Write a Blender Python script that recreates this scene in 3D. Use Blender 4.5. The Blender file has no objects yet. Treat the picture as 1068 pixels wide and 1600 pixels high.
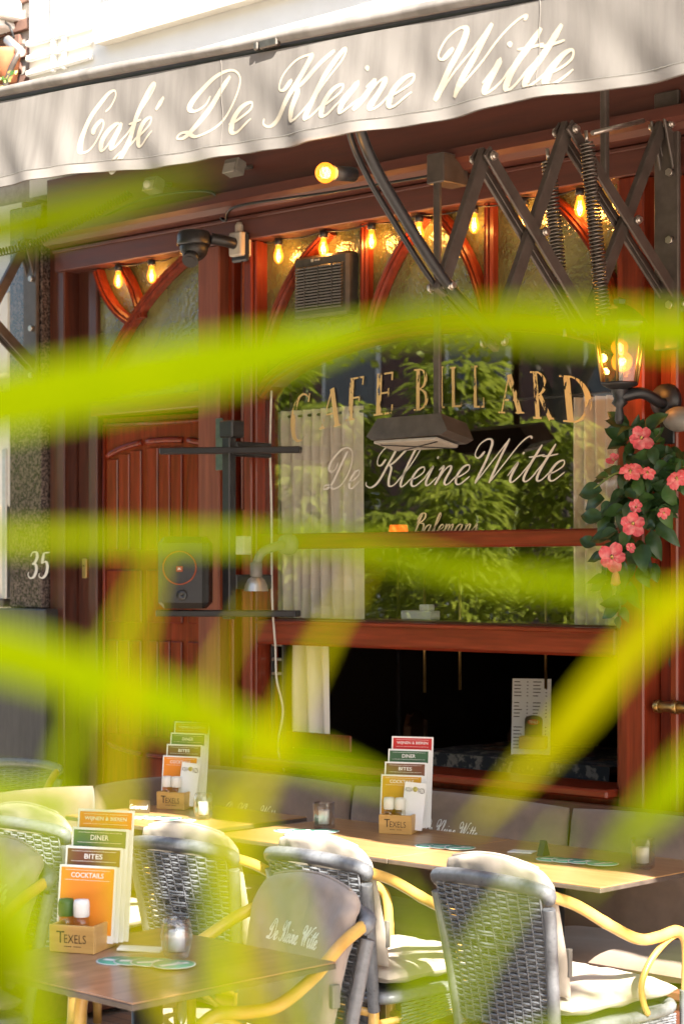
import bpy, math, random
from mathutils import Vector, Matrix, Quaternion
from mathutils.noise import noise as pnoise
R = math.radians
sc = bpy.context.scene
COL = sc.collection

# ---------------------------------------------------------------- camera
CAM = Vector((5.4, -5.75, 1.7))
YAW = R(44)
FPX = 3097.0                      # focal length in photo pixels (1068 x 1600)
cam_data = bpy.data.cameras.new('camera')
cam = bpy.data.objects.new('camera', cam_data)
COL.objects.link(cam)
cam.location = CAM
cam.rotation_euler = (R(90), 0, YAW)
cam_data.sensor_fit = 'VERTICAL'
cam_data.sensor_height = 36.0
cam_data.lens = FPX / 1600 * 36.0
cam_data.shift_y = 90 / 1600
cam_data.clip_start = 0.02
cam_data.clip_end = 500
cam_data.dof.use_dof = True
cam_data.dof.focus_distance = 6.3
cam_data.dof.aperture_fstop = 5.4
sc.camera = cam

# ---------------------------------------------------------------- world, sun, exposure
SUN_AZ = R(63)                    # from straight in front of the facade towards +x
SUN_EL = R(41)
world = bpy.data.worlds.new('World')
sc.world = world
world.use_nodes = True
wn = world.node_tree.nodes
wl = world.node_tree.links
wn.clear()
sky = wn.new('ShaderNodeTexSky')
sky.sky_type = 'NISHITA'
sky.sun_disc = False
sky.sun_elevation = SUN_EL
sky.sun_rotation = R(180) - SUN_AZ
sky.dust_density = 1.5
bg = wn.new('ShaderNodeBackground')
bg.inputs['Strength'].default_value = 0.075
wo = wn.new('ShaderNodeOutputWorld')
wl.new(sky.outputs[0], bg.inputs[0])
wl.new(bg.outputs[0], wo.inputs[0])

sun_dir = Vector((math.cos(SUN_EL) * math.sin(SUN_AZ), -math.cos(SUN_EL) * math.cos(SUN_AZ), math.sin(SUN_EL)))
sl = bpy.data.lights.new('sun', 'SUN')
sl.energy = 5.0
sl.angle = R(0.55)
sl.color = (1.0, 0.94, 0.84)
sun = bpy.data.objects.new('sun', sl)
COL.objects.link(sun)
sun.location = (3, -8, 12)
sun.rotation_euler = sun_dir.to_track_quat('Z', 'Y').to_euler()

sc.view_settings.view_transform = 'Standard'
sc.view_settings.look = 'None'
sc.view_settings.exposure = 2.5
sc.view_settings.gamma = 1.0
sc.view_settings.use_curve_mapping = False
sc.cycles.use_denoising = True
sc.cycles.max_bounces = 10
sc.cycles.transparent_max_bounces = 24
sc.cycles.sample_clamp_indirect = 6.0

# ---------------------------------------------------------------- measuring helpers
_d = Vector((-math.sin(YAW), math.cos(YAW), 0))
_r = Vector((math.cos(YAW), math.sin(YAW), 0))
def ray(px, py):
    v = _d + _r * ((px - 534) / FPX)
    return Vector((v.x, v.y, (890 - py) / FPX))
def onY(px, py, y):
    v = ray(px, py); return CAM + v * ((y - CAM.y) / v.y)
def onX(px, py, x):
    v = ray(px, py); return CAM + v * ((x - CAM.x) / v.x)
def onZ(px, py, z):
    v = ray(px, py); return CAM + v * ((z - CAM.z) / v.z)
def at(px, py, dist):
    return CAM + ray(px, py) * dist

# ---------------------------------------------------------------- objects and meshes
WM = {}
def tag(o, label=None, cat=None, group=None, kind=None):
    if label: o['label'] = label
    if cat: o['category'] = cat
    if group: o['group'] = group
    if kind: o['kind'] = kind
    return o
def empty(name, loc=(0, 0, 0), rz=0.0):
    o = bpy.data.objects.new(name, None)
    COL.objects.link(o)
    o.location = loc; o.rotation_euler = (0, 0, rz)
    o.empty_display_size = 0.1
    WM[o.name] = Matrix.Translation(Vector(loc)) @ Matrix.Rotation(rz, 4, 'Z')
    return o
def link(name, me, m, parent=None, local=False):
    o = bpy.data.objects.new(name, me)
    COL.objects.link(o)
    if m is not None and not me.materials: me.materials.append(m)
    if parent is not None:
        o.parent = parent
        if local:
            WM[o.name] = WM[parent.name].copy()
        else:
            o.matrix_parent_inverse = WM[parent.name].inverted()
            WM[o.name] = Matrix.Identity(4)
    else:
        WM[o.name] = Matrix.Identity(4)
    return o
def copy_tree(o, parent=None):
    c = o.copy(); COL.objects.link(c)
    c.parent = parent
    for ch in list(o.children): copy_tree(ch, c)
    return c

class MB:
    def __init__(s): s.v = []; s.f = []; s.s = []; s.uv = None
    def add(s, vs, fs, smooth=False):
        b = len(s.v); s.v.extend([tuple(p) for p in vs])
        s.f.extend([tuple(i + b for i in f) for f in fs]); s.s.extend([smooth] * len(fs))
        return s
    def obox(s, c, size, rot=None, ch=0.0):
        hx, hy, hz = size[0] / 2, size[1] / 2, size[2] / 2
        c = Vector(c); M = rot if rot is not None else Matrix.Identity(3)
        ch = min(ch, hx * .9, hy * .9, hz * .9)
        if ch <= 0:
            vs = [Vector((x, y, z)) for x in (-hx, hx) for y in (-hy, hy) for z in (-hz, hz)]
            fs = [(0, 1, 3, 2), (4, 6, 7, 5), (0, 4, 5, 1), (2, 3, 7, 6), (0, 2, 6, 4), (1, 5, 7, 3)]
        else:
            vs = []; idx = {}
            for sx in (-1, 1):
                for sy in (-1, 1):
                    for sz in (-1, 1):
                        for ax in range(3):
                            p = [sx * (hx - ch), sy * (hy - ch), sz * (hz - ch)]
                            h = (hx, hy, hz); sg = (sx, sy, sz)
                            p[ax] = sg[ax] * h[ax]
                            idx[(sx, sy, sz, ax)] = len(vs); vs.append(Vector(p))
            fs = []
            S = (-1, 1)
            def order(a):                       # orient outwards
                ps = [vs[i] for i in a]; ce = sum(ps, Vector()) / len(ps)
                n = (ps[1] - ps[0]).cross(ps[2] - ps[0])
                return a if n.dot(ce) > 0 else a[::-1]
            for ax in range(3):
                o1, o2 = [(1, 2), (0, 2), (0, 1)][ax]
                for sg in S:
                    a = []
                    for p, q in ((-1, -1), (1, -1), (1, 1), (-1, 1)):
                        k = [0, 0, 0]; k[ax] = sg; k[o1] = p; k[o2] = q
                        a.append(idx[(k[0], k[1], k[2], ax)])
                    fs.append(order(a))
                for p in S:                     # edges between faces o1,o2, running along ax
                    for q in S:
                        k0 = [0, 0, 0]; k0[ax] = -1; k0[o1] = p; k0[o2] = q
                        k1 = list(k0); k1[ax] = 1
                        fs.append(order([idx[(*k0, o1)], idx[(*k1, o1)], idx[(*k1, o2)], idx[(*k0, o2)]]))
            for sx in S:
                for sy in S:
                    for sz in S:
                        fs.append(order([idx[(sx, sy, sz, 0)], idx[(sx, sy, sz, 1)], idx[(sx, sy, sz, 2)]]))
        return s.add([c + M @ p for p in vs], fs)
    def box(s, x0, x1, y0, y1, z0, z1, ch=0.0):
        return s.obox(((x0 + x1) / 2, (y0 + y1) / 2, (z0 + z1) / 2), (abs(x1 - x0), abs(y1 - y0), abs(z1 - z0)), None, ch)
    def tube(s, path, r, n=8, caps=True, closed=False, flat=1.0, smooth=True):
        P = [Vector(p) for p in path]; m = len(P)
        rs = r if isinstance(r, (list, tuple)) else [r] * m
        T = []
        for i in range(m):
            a = P[(i - 1) % m] if (closed or i > 0) else P[i]
            b = P[(i + 1) % m] if (closed or i < m - 1) else P[i]
            t = (b - a)
            T.append(t.normalized() if t.length > 1e-9 else Vector((0, 0, 1)))
        up = Vector((0, 0, 1)) if abs(T[0].z) < .9 else Vector((0, 1, 0))
        nrm = (up - T[0] * up.dot(T[0])).normalized()
        vs = []
        for i in range(m):
            nrm = (nrm - T[i] * nrm.dot(T[i]))
            nrm = nrm.normalized() if nrm.length > 1e-6 else T[i].orthogonal().normalized()
            bn = T[i].cross(nrm)
            for k in range(n):
                a = 2 * math.pi * k / n
                vs.append(P[i] + (nrm * math.cos(a) + bn * math.sin(a) * flat) * rs[i])
        fs = []
        for i in range(m if closed else m - 1):
            j = (i + 1) % m
            for k in range(n):
                l = (k + 1) % n
                fs.append((i * n + k, i * n + l, j * n + l, j * n + k))
        s.add(vs, fs, smooth)
        if caps and not closed:
            b = len(s.v) - len(vs)
            s.f.append(tuple(b + k for k in range(n - 1, -1, -1))); s.s.append(False)
            s.f.append(tuple(b + (m - 1) * n + k for k in range(n))); s.s.append(False)
        return s
    def lathe(s, prof, c=(0, 0, 0), n=20, rot=None, smooth=True):
        c = Vector(c); M = rot if rot is not None else Matrix.Identity(3)
        vs = []
        for r, z in prof:
            for k in range(n):
                a = 2 * math.pi * k / n
                vs.append(c + M @ Vector((r * math.cos(a), r * math.sin(a), z)))
        fs = [(i * n + k, i * n + (k + 1) % n, (i + 1) * n + (k + 1) % n, (i + 1) * n + k)
              for i in range(len(prof) - 1) for k in range(n)]
        return s.add(vs, fs, smooth)
    def sphere(s, c, r, n=14, m=8, sc_=(1, 1, 1), rot=None):
        c = Vector(c); M = rot if rot is not None else Matrix.Identity(3)
        prof = [(max(math.sin(math.pi * i / m), 1e-4), -math.cos(math.pi * i / m)) for i in range(m + 1)]
        vs = []
        for q, z in prof:
            for k in range(n):
                a = 2 * math.pi * k / n
                vs.append(c + M @ Vector((r * q * math.cos(a) * sc_[0], r * q * math.sin(a) * sc_[1], r * z * sc_[2])))
        fs = [(i * n + k, i * n + (k + 1) % n, (i + 1) * n + (k + 1) % n, (i + 1) * n + k) for i in range(m) for k in range(n)]
        return s.add(vs, fs, True)
    def grid(s, fn, nu, nv, smooth=True, flip=False):
        vs = [Vector(fn(i / nu, j / nv)) for j in range(nv + 1) for i in range(nu + 1)]
        w = nu + 1
        fs = [(j * w + i, j * w + i + 1, (j + 1) * w + i + 1, (j + 1) * w + i) for j in range(nv) for i in range(nu)]
        if flip: fs = [f[::-1] for f in fs]
        return s.add(vs, fs, smooth)
    def prism(s, poly, fn, t0, t1):
        """polygon (a,b) extruded between fn(a,b,t0) and fn(a,b,t1)"""
        n = len(poly)
        vs = [fn(a, b, t0) for a, b in poly] + [fn(a, b, t1) for a, b in poly]
        fs = [tuple(range(n - 1, -1, -1)), tuple(range(n, 2 * n))]
        fs += [(i, (i + 1) % n, n + (i + 1) % n, n + i) for i in range(n)]
        return s.add(vs, fs)
    def mesh(s, name):
        me = bpy.data.meshes.new(name)
        me.from_pydata(s.v, [], s.f)
        me.polygons.foreach_set('use_smooth', s.s)
        me.update()
        return me
    def build(s, name, m, parent=None, local=False):
        if parent is None and not local:           # single-mesh thing: origin at its base
            xs = [p[0] for p in s.v]; ys = [p[1] for p in s.v]; zs = [p[2] for p in s.v]
            o0 = Vector(((min(xs) + max(xs)) / 2, (min(ys) + max(ys)) / 2, min(zs)))
            s.v = [(p[0] - o0.x, p[1] - o0.y, p[2] - o0.z) for p in s.v]
            o = link(name, s.mesh(name), m)
            o.location = o0; WM[o.name] = Matrix.Translation(o0)
            return o
        return link(name, s.mesh(name), m, parent, local)

def smooth_path(pts, k=6):
    P = [Vector(p) for p in pts]; out = []
    for i in range(len(P) - 1):
        p0 = P[i - 1] if i > 0 else P[i] * 2 - P[i + 1]
        p1, p2 = P[i], P[i + 1]
        p3 = P[i + 2] if i + 2 < len(P) else P[i + 1] * 2 - P[i]
        for j in range(k):
            t = j / k
            out.append(0.5 * ((2 * p1) + (p2 - p0) * t + (2 * p0 - 5 * p1 + 4 * p2 - p3) * t * t + (3 * p1 - p0 - 3 * p2 + p3) * t ** 3))
    out.append(P[-1]); return out
def resample(P, step):
    P = [Vector(p) for p in P]; out = [P[0]]; acc = 0.0
    for i in range(len(P) - 1):
        a, b = P[i], P[i + 1]; L = (b - a).length
        if L < 1e-9: continue
        d = step - acc
        while d <= L:
            out.append(a + (b - a) * (d / L)); d += step
        acc = (acc + L) % step
    if (out[-1] - P[-1]).length > step * .3: out.append(P[-1])
    return out
def rotz(a): return Matrix.Rotation(a, 3, 'Z')
def rotx(a): return Matrix.Rotation(a, 3, 'X')
def roty(a): return Matrix.Rotation(a, 3, 'Y')

# ---------------------------------------------------------------- materials
def _new(name):
    m = bpy.data.materials.new(name); m.use_nodes = True
    nt = m.node_tree; nt.nodes.clear()
    out = nt.nodes.new('ShaderNodeOutputMaterial')
    return m, nt, out
def mat(name, c1, c2=None, rough=.5, metal=0, scale=12, stretch=(1, 1, 1), bump=0.0, bscale=None, coat=0.0, spec=.5,
        rvar=0.0, trans=0.0, contrast=(.3, .7), sheen=0.0, detail=5):
    m, nt, out = _new(name); N = nt.nodes; L = nt.links
    p = N.new('ShaderNodeBsdfPrincipled')
    tc = N.new('ShaderNodeTexCoord'); mp = N.new('ShaderNodeMapping')
    mp.inputs['Scale'].default_value = stretch
    L.new(tc.outputs['Object'], mp.inputs['Vector'])
    no = N.new('ShaderNodeTexNoise'); no.inputs['Scale'].default_value = scale; no.inputs['Detail'].default_value = detail
    no.inputs['Roughness'].default_value = .6
    L.new(mp.outputs[0], no.inputs['Vector'])
    if c2 is None: c2 = tuple(x * .72 for x in c1)
    cr = N.new('ShaderNodeValToRGB')
    cr.color_ramp.elements[0].position = contrast[0]; cr.color_ramp.elements[1].position = contrast[1]
    cr.color_ramp.elements[0].color = (*c2, 1); cr.color_ramp.elements[1].color = (*c1, 1)
    L.new(no.outputs['Fac'], cr.inputs[0]); L.new(cr.outputs[0], p.inputs['Base Color'])
    p.inputs['Roughness'].default_value = rough; p.inputs['Metallic'].default_value = metal
    p.inputs['Specular IOR Level'].default_value = spec
    p.inputs['Coat Weight'].default_value = coat; p.inputs['Coat Roughness'].default_value = .12
    if sheen: p.inputs['Sheen Weight'].default_value = sheen
    if rvar:
        mr = N.new('ShaderNodeMapRange'); mr.inputs['To Min'].default_value = max(0, rough - rvar); mr.inputs['To Max'].default_value = min(1, rough + rvar)
        L.new(no.outputs['Fac'], mr.inputs['Value']); L.new(mr.outputs[0], p.inputs['Roughness'])
    if bump:
        b = N.new('ShaderNodeBump'); b.inputs['Strength'].default_value = bump; b.inputs['Distance'].default_value = .003
        if bscale:
            n2 = N.new('ShaderNodeTexNoise'); n2.inputs['Scale'].default_value = bscale; n2.inputs['Detail'].default_value = 4
            L.new(mp.outputs[0], n2.inputs['Vector']); L.new(n2.outputs['Fac'], b.inputs['Height'])
        else: L.new(no.outputs['Fac'], b.inputs['Height'])
        L.new(b.outputs[0], p.inputs['Normal'])
    if trans:
        t = N.new('ShaderNodeBsdfTranslucent'); L.new(cr.outputs[0], t.inputs['Color'])
        mx = N.new('ShaderNodeMixShader'); mx.inputs[0].default_value = trans
        L.new(p.outputs[0], mx.inputs[1]); L.new(t.outputs[0], mx.inputs[2]); L.new(mx.outputs[0], out.inputs[0])
    else: L.new(p.outputs[0], out.inputs[0])
    m.diffuse_color = (*c1, 1)
    return m
def emit(name, c, strength):
    m, nt, out = _new(name)
    e = nt.nodes.new('ShaderNodeEmission'); e.inputs[0].default_value = (*c, 1); e.inputs[1].default_value = strength
    nt.links.new(e.outputs[0], out.inputs[0]); return m
def pane_mat(name, tint=(.95, .97, .95), f0=.055, power=5, bump=0.0, bscale=60, base=None, basefac=0.0, rough=0.0):
    """thin sheet glass: Schlick mix of see-through and mirror"""
    m, nt, out = _new(name); N = nt.nodes; L = nt.links
    lw = N.new('ShaderNodeLayerWeight'); lw.inputs['Blend'].default_value = .5
    pw = N.new('ShaderNodeMath'); pw.operation = 'POWER'; pw.inputs[1].default_value = power
    L.new(lw.outputs['Facing'], pw.inputs[0])
    mr = N.new('ShaderNodeMapRange'); mr.inputs['To Min'].default_value = f0; mr.inputs['To Max'].default_value = 1
    L.new(pw.outputs[0], mr.inputs['Value'])
    tr = N.new('ShaderNodeBsdfTransparent'); tr.inputs[0].default_value = (*tint, 1)
    gl = N.new('ShaderNodeBsdfGlossy'); gl.inputs['Roughness'].default_value = rough
    mx = N.new('ShaderNodeMixShader'); L.new(mr.outputs[0], mx.inputs[0])
    body = tr
    if base is not None:
        df = N.new('ShaderNodeBsdfDiffuse'); df.inputs[0].default_value = (*base, 1)
        m2 = N.new('ShaderNodeMixShader'); m2.inputs[0].default_value = basefac
        L.new(tr.outputs[0], m2.inputs[1]); L.new(df.outputs[0], m2.inputs[2]); body = m2
    L.new(body.outputs[0], mx.inputs[1]); L.new(gl.outputs[0], mx.inputs[2])
    if bump:
        tc = N.new('ShaderNodeTexCoord'); no = N.new('ShaderNodeTexNoise'); no.inputs['Scale'].default_value = bscale; no.inputs['Detail'].default_value = 3
        L.new(tc.outputs['Object'], no.inputs['Vector'])
        b = N.new('ShaderNodeBump'); b.inputs['Strength'].default_value = bump; b.inputs['Distance'].default_value = .01
        L.new(no.outputs['Fac'], b.inputs['Height']); L.new(b.outputs[0], gl.inputs['Normal'])
        if base is not None:
            L.new(b.outputs[0], df.inputs['Normal'])
            n3 = N.new('ShaderNodeTexNoise'); n3.inputs['Scale'].default_value = 5; n3.inputs['Detail'].default_value = 4; L.new(tc.outputs['Object'], n3.inputs['Vector'])
            cr = N.new('ShaderNodeValToRGB'); cr.color_ramp.elements[0].color = (*[x * .45 for x in base], 1); cr.color_ramp.elements[1].color = (*base, 1)
            cr.color_ramp.elements[0].position = .35; cr.color_ramp.elements[1].position = .65
            L.new(n3.outputs['Fac'], cr.inputs[0]); L.new(cr.outputs[0], df.inputs[0])
    L.new(mx.outputs[0], out.inputs[0]); return m
def worn_mat(name, c, rough=.4, amount=.5, scale=25):
    """old leaf gilding that has flaked away in patches"""
    m, nt, out = _new(name); N = nt.nodes; L = nt.links
    tc = N.new('ShaderNodeTexCoord'); mp = N.new('ShaderNodeMapping'); mp.inputs['Scale'].default_value = (1.4, 1, .45)
    no = N.new('ShaderNodeTexNoise'); no.inputs['Scale'].default_value = scale; no.inputs['Detail'].default_value = 6; no.inputs['Roughness'].default_value = .65
    L.new(tc.outputs['Object'], mp.inputs[0]); L.new(mp.outputs[0], no.inputs['Vector'])
    cr = N.new('ShaderNodeValToRGB'); cr.color_ramp.elements[0].position = amount - .015; cr.color_ramp.elements[1].position = amount + .015
    L.new(no.outputs['Fac'], cr.inputs[0])
    p = N.new('ShaderNodeBsdfPrincipled'); p.inputs['Base Color'].default_value = (*c, 1); p.inputs['Roughness'].default_value = rough
    tr = N.new('ShaderNodeBsdfTransparent'); mx = N.new('ShaderNodeMixShader')
    L.new(cr.outputs[0], mx.inputs[0]); L.new(p.outputs[0], mx.inputs[1]); L.new(tr.outputs[0], mx.inputs[2]); L.new(mx.outputs[0], out.inputs[0])
    return m
def glass_mat(name, c=(1, 1, 1), ior=1.45):
    m, nt, out = _new(name)
    g = nt.nodes.new('ShaderNodeBsdfGlass'); g.inputs['Color'].default_value = (*c, 1); g.inputs['Roughness'].default_value = 0.0; g.inputs['IOR'].default_value = ior
    nt.links.new(g.outputs[0], out.inputs[0]); return m
def lit_glass(name, tint, glow, k):
    m, nt, out = _new(name); N = nt.nodes; L = nt.links
    tr = N.new('ShaderNodeBsdfTransparent'); tr.inputs[0].default_value = (*tint, 1)
    gl = N.new('ShaderNodeBsdfGlossy'); gl.inputs['Roughness'].default_value = .02
    mx = N.new('ShaderNodeMixShader'); mx.inputs[0].default_value = .06
    L.new(tr.outputs[0], mx.inputs[1]); L.new(gl.outputs[0], mx.inputs[2])
    e = N.new('ShaderNodeEmission'); e.inputs[0].default_value = (*glow, 1); e.inputs[1].default_value = k
    ad = N.new('ShaderNodeAddShader'); L.new(mx.outputs[0], ad.inputs[0]); L.new(e.outputs[0], ad.inputs[1])
    L.new(ad.outputs[0], out.inputs[0]); return m
def candle_glass(name):
    m = pane_mat(name, (.98, .985, .985), f0=.08, power=2.0, rough=.01); nt = m.node_tree
    out = [n for n in nt.nodes if n.type == 'OUTPUT_MATERIAL'][0]; src = out.inputs[0].links[0].from_socket
    g = nt.nodes.new('ShaderNodeBsdfGlass'); g.inputs['IOR'].default_value = 1.4
    mx = nt.nodes.new('ShaderNodeMixShader'); mx.inputs[0].default_value = .06
    nt.links.new(src, mx.inputs[1]); nt.links.new(g.outputs[0], mx.inputs[2]); nt.links.new(mx.outputs[0], out.inputs[0])
    return m
def brick_mat(name):
    m, nt, out = _new(name); N = nt.nodes; L = nt.links
    tc = N.new('ShaderNodeTexCoord'); b = N.new('ShaderNodeTexBrick')
    b.inputs['Color1'].default_value = (.46, .38, .31, 1); b.inputs['Color2'].default_value = (.38, .30, .24, 1); b.inputs['Mortar'].default_value = (.3, .27, .24, 1)
    b.inputs['Scale'].default_value = 1.0; b.inputs['Brick Width'].default_value = .2; b.inputs['Row Height'].default_value = .065; b.inputs['Mortar Size'].default_value = .006
    L.new(tc.outputs['Object'], b.inputs['Vector'])
    p = N.new('ShaderNodeBsdfPrincipled'); p.inputs['Roughness'].default_value = .85
    L.new(b.outputs['Color'], p.inputs['Base Color'])
    bp = N.new('ShaderNodeBump'); bp.inputs['Strength'].default_value = .6; bp.inputs['Distance'].default_value = .004; bp.invert = True
    L.new(b.outputs['Fac'], bp.inputs['Height']); L.new(bp.outputs[0], p.inputs['Normal'])
    L.new(p.outputs[0], out.inputs[0]); return m

M = {}
M['mahogany'] = mat('mahogany', (.25, .034, .0100), (.085, .012, .005), rough=.34, scale=6, stretch=(8, 8, .5), bump=.25, coat=.18, spec=.35, rvar=.16, detail=9, contrast=(.25, .68))
M['mahogany_h'] = mat('mahogany horizontal grain', (.25, .034, .0100), (.085, .012, .005), rough=.34, scale=6, stretch=(.5, 8, 8), bump=.25, coat=.18, spec=.35, rvar=.16, detail=9, contrast=(.25, .68))
M['mahogany_dk'] = mat('dark mahogany with jamb shade', (.10, .026, .014), (.05, .014, .009), rough=.35, scale=7, stretch=(9, 9, .6), bump=.15, coat=.3, rvar=.08)
M['fascia'] = mat('weathered fascia paint', (.13, .035, .022), (.08, .024, .017), rough=.5, scale=5, stretch=(.5, 6, 6), bump=.15, coat=.1, rvar=.1)
M['post_wood'] = mat('bleached post varnish', (.24, .068, .032), (.14, .034, .016), rough=.42, spec=.35, scale=6, stretch=(8, 8, .5), bump=.2, coat=.1)
M['awning'] = mat('awning cloth', (.285, .262, .238), (.205, .186, .168), rough=.95, spec=.1, scale=2.2, stretch=(4.5, 1, .6), bump=.3, bscale=350, trans=.40, contrast=(.36, .60), detail=8)
M['awning_hem'] = mat('awning hem cloth', (.29, .266, .24), (.235, .215, .195), rough=.95, spec=.1, scale=6, trans=.35)
M['cream'] = mat('cream lettering', (.45, .395, .30), (.38, .33, .25), rough=.7, scale=8, trans=.15)
M['white'] = mat('white masonry paint', (.82, .80, .75), (.74, .71, .65), rough=.7, scale=3, bump=.1, bscale=40)
M['sill'] = mat('stone sill', (.72, .66, .55), (.6, .54, .45), rough=.8, scale=9, bump=.1)
M['granite'] = mat('polished granite', (.15, .11, .095), (.03, .022, .02), rough=.16, scale=85, coat=.4, contrast=(.42, .62), detail=2)
M['plinth'] = mat('dark stone plinth', (.05, .047, .045), (.028, .026, .025), rough=.55, scale=10, stretch=(4, 4, .6), bump=.2)
M['black'] = mat('black powder coat', (.018, .018, .02), (.012, .012, .013), rough=.42, scale=30)
M['blacksat'] = mat('satin black plastic', (.02, .02, .021), (.014, .014, .015), rough=.35, scale=60, bump=.05)
M['steel'] = mat('aged dark steel', (.12, .096, .082), (.07, .056, .047), rough=.42, metal=.3, scale=16, bump=.08, rvar=.1)
M['bolt'] = mat('zinc bolt', (.55, .5, .44), (.4, .36, .32), rough=.35, metal=.9, scale=40)
M['spring'] = mat('spring wire', (.2, .175, .155), (.12, .105, .09), rough=.35, metal=.85, scale=40)
M['brass'] = mat('worn brass', (.5, .33, .12), (.3, .19, .07), rough=.3, metal=.9, scale=25, rvar=.1)
M['glass'] = pane_mat('window glass', (.985, .99, .98), f0=.13)
M['glass_old'] = pane_mat('figured glass', (.55, .55, .40), f0=.16, bump=.8, bscale=50, base=(.26, .24, .075), basefac=.7, rough=.12)
M['bulbglass'] = lit_glass('lit amber bulb glass', (1.0, .78, .45), (1.0, .27, .02), .26)
M['clearpane'] = pane_mat('lantern glass', (.96, .93, .86), f0=.06)
M['filament'] = emit('lit filament', (1.0, .42, .06), 7)
M['thickglass'] = candle_glass('thick clear glass')
M['wax'] = mat('candle wax', (.86, .85, .82), (.8, .79, .76), rough=.55, scale=10)
M['wicker'] = mat('grey synthetic wicker', (.19, .195, .205), (.125, .13, .138), rough=.30, scale=60, rvar=.08, spec=.6)
M['bamboo'] = mat('honey rattan', (.72, .43, .11), (.55, .30, .07), rough=.32, scale=14, coat=.3, rvar=.06)
M['binding'] = mat('grey rattan binding', (.17, .175, .185), (.12, .124, .13), rough=.4, scale=60)
M['cream_cloth'] = mat('cream cushion cloth', (.47, .405, .325), (.40, .34, .265), rough=.92, scale=14, bump=.25, bscale=420, sheen=.2)
M['taupe'] = mat('taupe cushion cloth', (.235, .165, .120), (.19, .132, .096), rough=.92, scale=18, bump=.3, bscale=420, sheen=.25)
M['taupe_chair'] = mat('shade-lifted taupe cloth', (.36, .285, .235), (.30, .235, .19), rough=.92, scale=18, bump=.3, bscale=420, sheen=.25)  # bench taupe made paler, standing in for weaker shade on the chair cushions
M['thread'] = mat('white embroidery thread', (.78, .76, .72), (.7, .68, .64), rough=.7, scale=60)
M['tabletop'] = mat('oak table laminate', (.46, .27, .115), (.33, .175, .07), rough=.36, scale=5, stretch=(.7, 9, 9), bump=.05, coat=.15)
M['walnut'] = mat('walnut table laminate', (.36, .20, .12), (.20, .105, .062), rough=.32, scale=5, stretch=(9, .7, 9), bump=.05, coat=.2)
M['tableedge'] = mat('table edge band', (.10, .075, .06), (.06, .045, .036), rough=.5, scale=30)
M['boxwood'] = mat('beech holder wood', (.60, .36, .11), (.47, .26, .07), rough=.45, scale=5, stretch=(1, 1, 9), bump=.06)
M['ink'] = mat('dark print', (.06, .035, .015), None, rough=.6)
M['paper'] = mat('white card', (.80, .79, .76), (.77, .76, .73), rough=.55, scale=10)
M['orange'] = mat('orange print', (.78, .26, .02), (.72, .22, .02), rough=.45, scale=6)
M['orange_red'] = mat('vermilion print', (.72, .14, .03), (.64, .11, .025), rough=.45, scale=6)
M['amber'] = mat('amber print', (.60, .28, .015), (.52, .23, .012), rough=.45, scale=6)
M['red'] = mat('red print', (.52, .02, .015), (.46, .016, .012), rough=.45, scale=6)
M['green'] = mat('dark green print', (.045, .12, .055), (.04, .1, .045), rough=.45, scale=6)
M['brown'] = mat('brown print', (.17, .065, .03), (.14, .05, .024), rough=.45, scale=6)
M['coaster'] = mat('coaster green print', (.14, .42, .28), (.11, .36, .24), rough=.7, scale=20)
M['coaster_w'] = mat('coaster board', (.74, .76, .72), (.68, .7, .66), rough=.8, scale=20)
M['gold'] = worn_mat('flaking gold leaf', (.66, .47, .20), .4, .56, 22)
M['white_vinyl'] = mat('white window lettering', (.66, .62, .55), (.6, .56, .5), rough=.6, scale=10)
M['pale_gold'] = mat('pale gold lettering', (.62, .50, .28), (.55, .44, .24), rough=.5, scale=10)
M['curtain'] = mat('cream curtain', (.92, .85, .75), (.85, .77, .66), rough=.95, scale=6, stretch=(3, 3, .5), trans=.2)
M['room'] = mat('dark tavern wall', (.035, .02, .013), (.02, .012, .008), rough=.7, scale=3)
M['roomwood'] = mat('dark tavern furniture', (.22, .10, .045), (.10, .045, .02), rough=.4, scale=8, stretch=(1, 1, 6))
M['ground'] = brick_mat('clinker paving')
M['brick'] = mat('facade brick', (.19, .10, .07), (.11, .058, .045), rough=.9, scale=22, bump=.4)
M['mortar'] = mat('lime mortar', (.42, .38, .33), (.3, .27, .24), rough=.95, scale=30, bump=.3)
M['leaf_fg'] = mat('young bamboo leaf', (.122, .148, .0003), (.078, .112, .0002), rough=.7, spec=.0, scale=9, stretch=(1, 1, 1), trans=.55)
M['leaf_yellow'] = mat('yellowing bamboo leaf', (.150, .135, .0003), (.115, .115, .0002), rough=.7, spec=.0, scale=9, trans=.55)
M['leaf_bb'] = mat('bamboo hedge leaf', (.42, .46, .055), (.22, .28, .03), rough=.4, scale=4, trans=.55)
M['culm'] = mat('bamboo culm', (.22, .26, .06), (.14, .17, .035), rough=.4, scale=12)
M['leaf_dk'] = mat('glossy dark leaf', (.035, .085, .022), (.018, .05, .014), rough=.42, scale=18, trans=.18, bump=.2)
M['leaf_md'] = mat('fresh green leaf', (.06, .14, .025), (.035, .09, .018), rough=.42, scale=18, trans=.2, bump=.2)
M['petal'] = mat('pink petal', (.72, .10, .12), (.80, .30, .28), rough=.6, scale=30, trans=.3, contrast=(.35, .6))
M['bud'] = mat('coral bud', (.80, .33, .16), (.7, .25, .12), rough=.6, scale=30, trans=.3)
M['stem_g'] = mat('green stem', (.14, .19, .04), None, rough=.6)
M['bark'] = mat('street tree bark', (.11, .09, .07), (.06, .05, .04), rough=.9, scale=12, stretch=(3, 3, .6), bump=.5)
M['grey_plastic'] = mat('grey plastic', (.19, .175, .15), (.15, .14, .12), rough=.5, scale=30)
M['beige_plastic'] = mat('beige plastic', (.50, .45, .36), (.42, .37, .3), rough=.5, scale=30)
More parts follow.
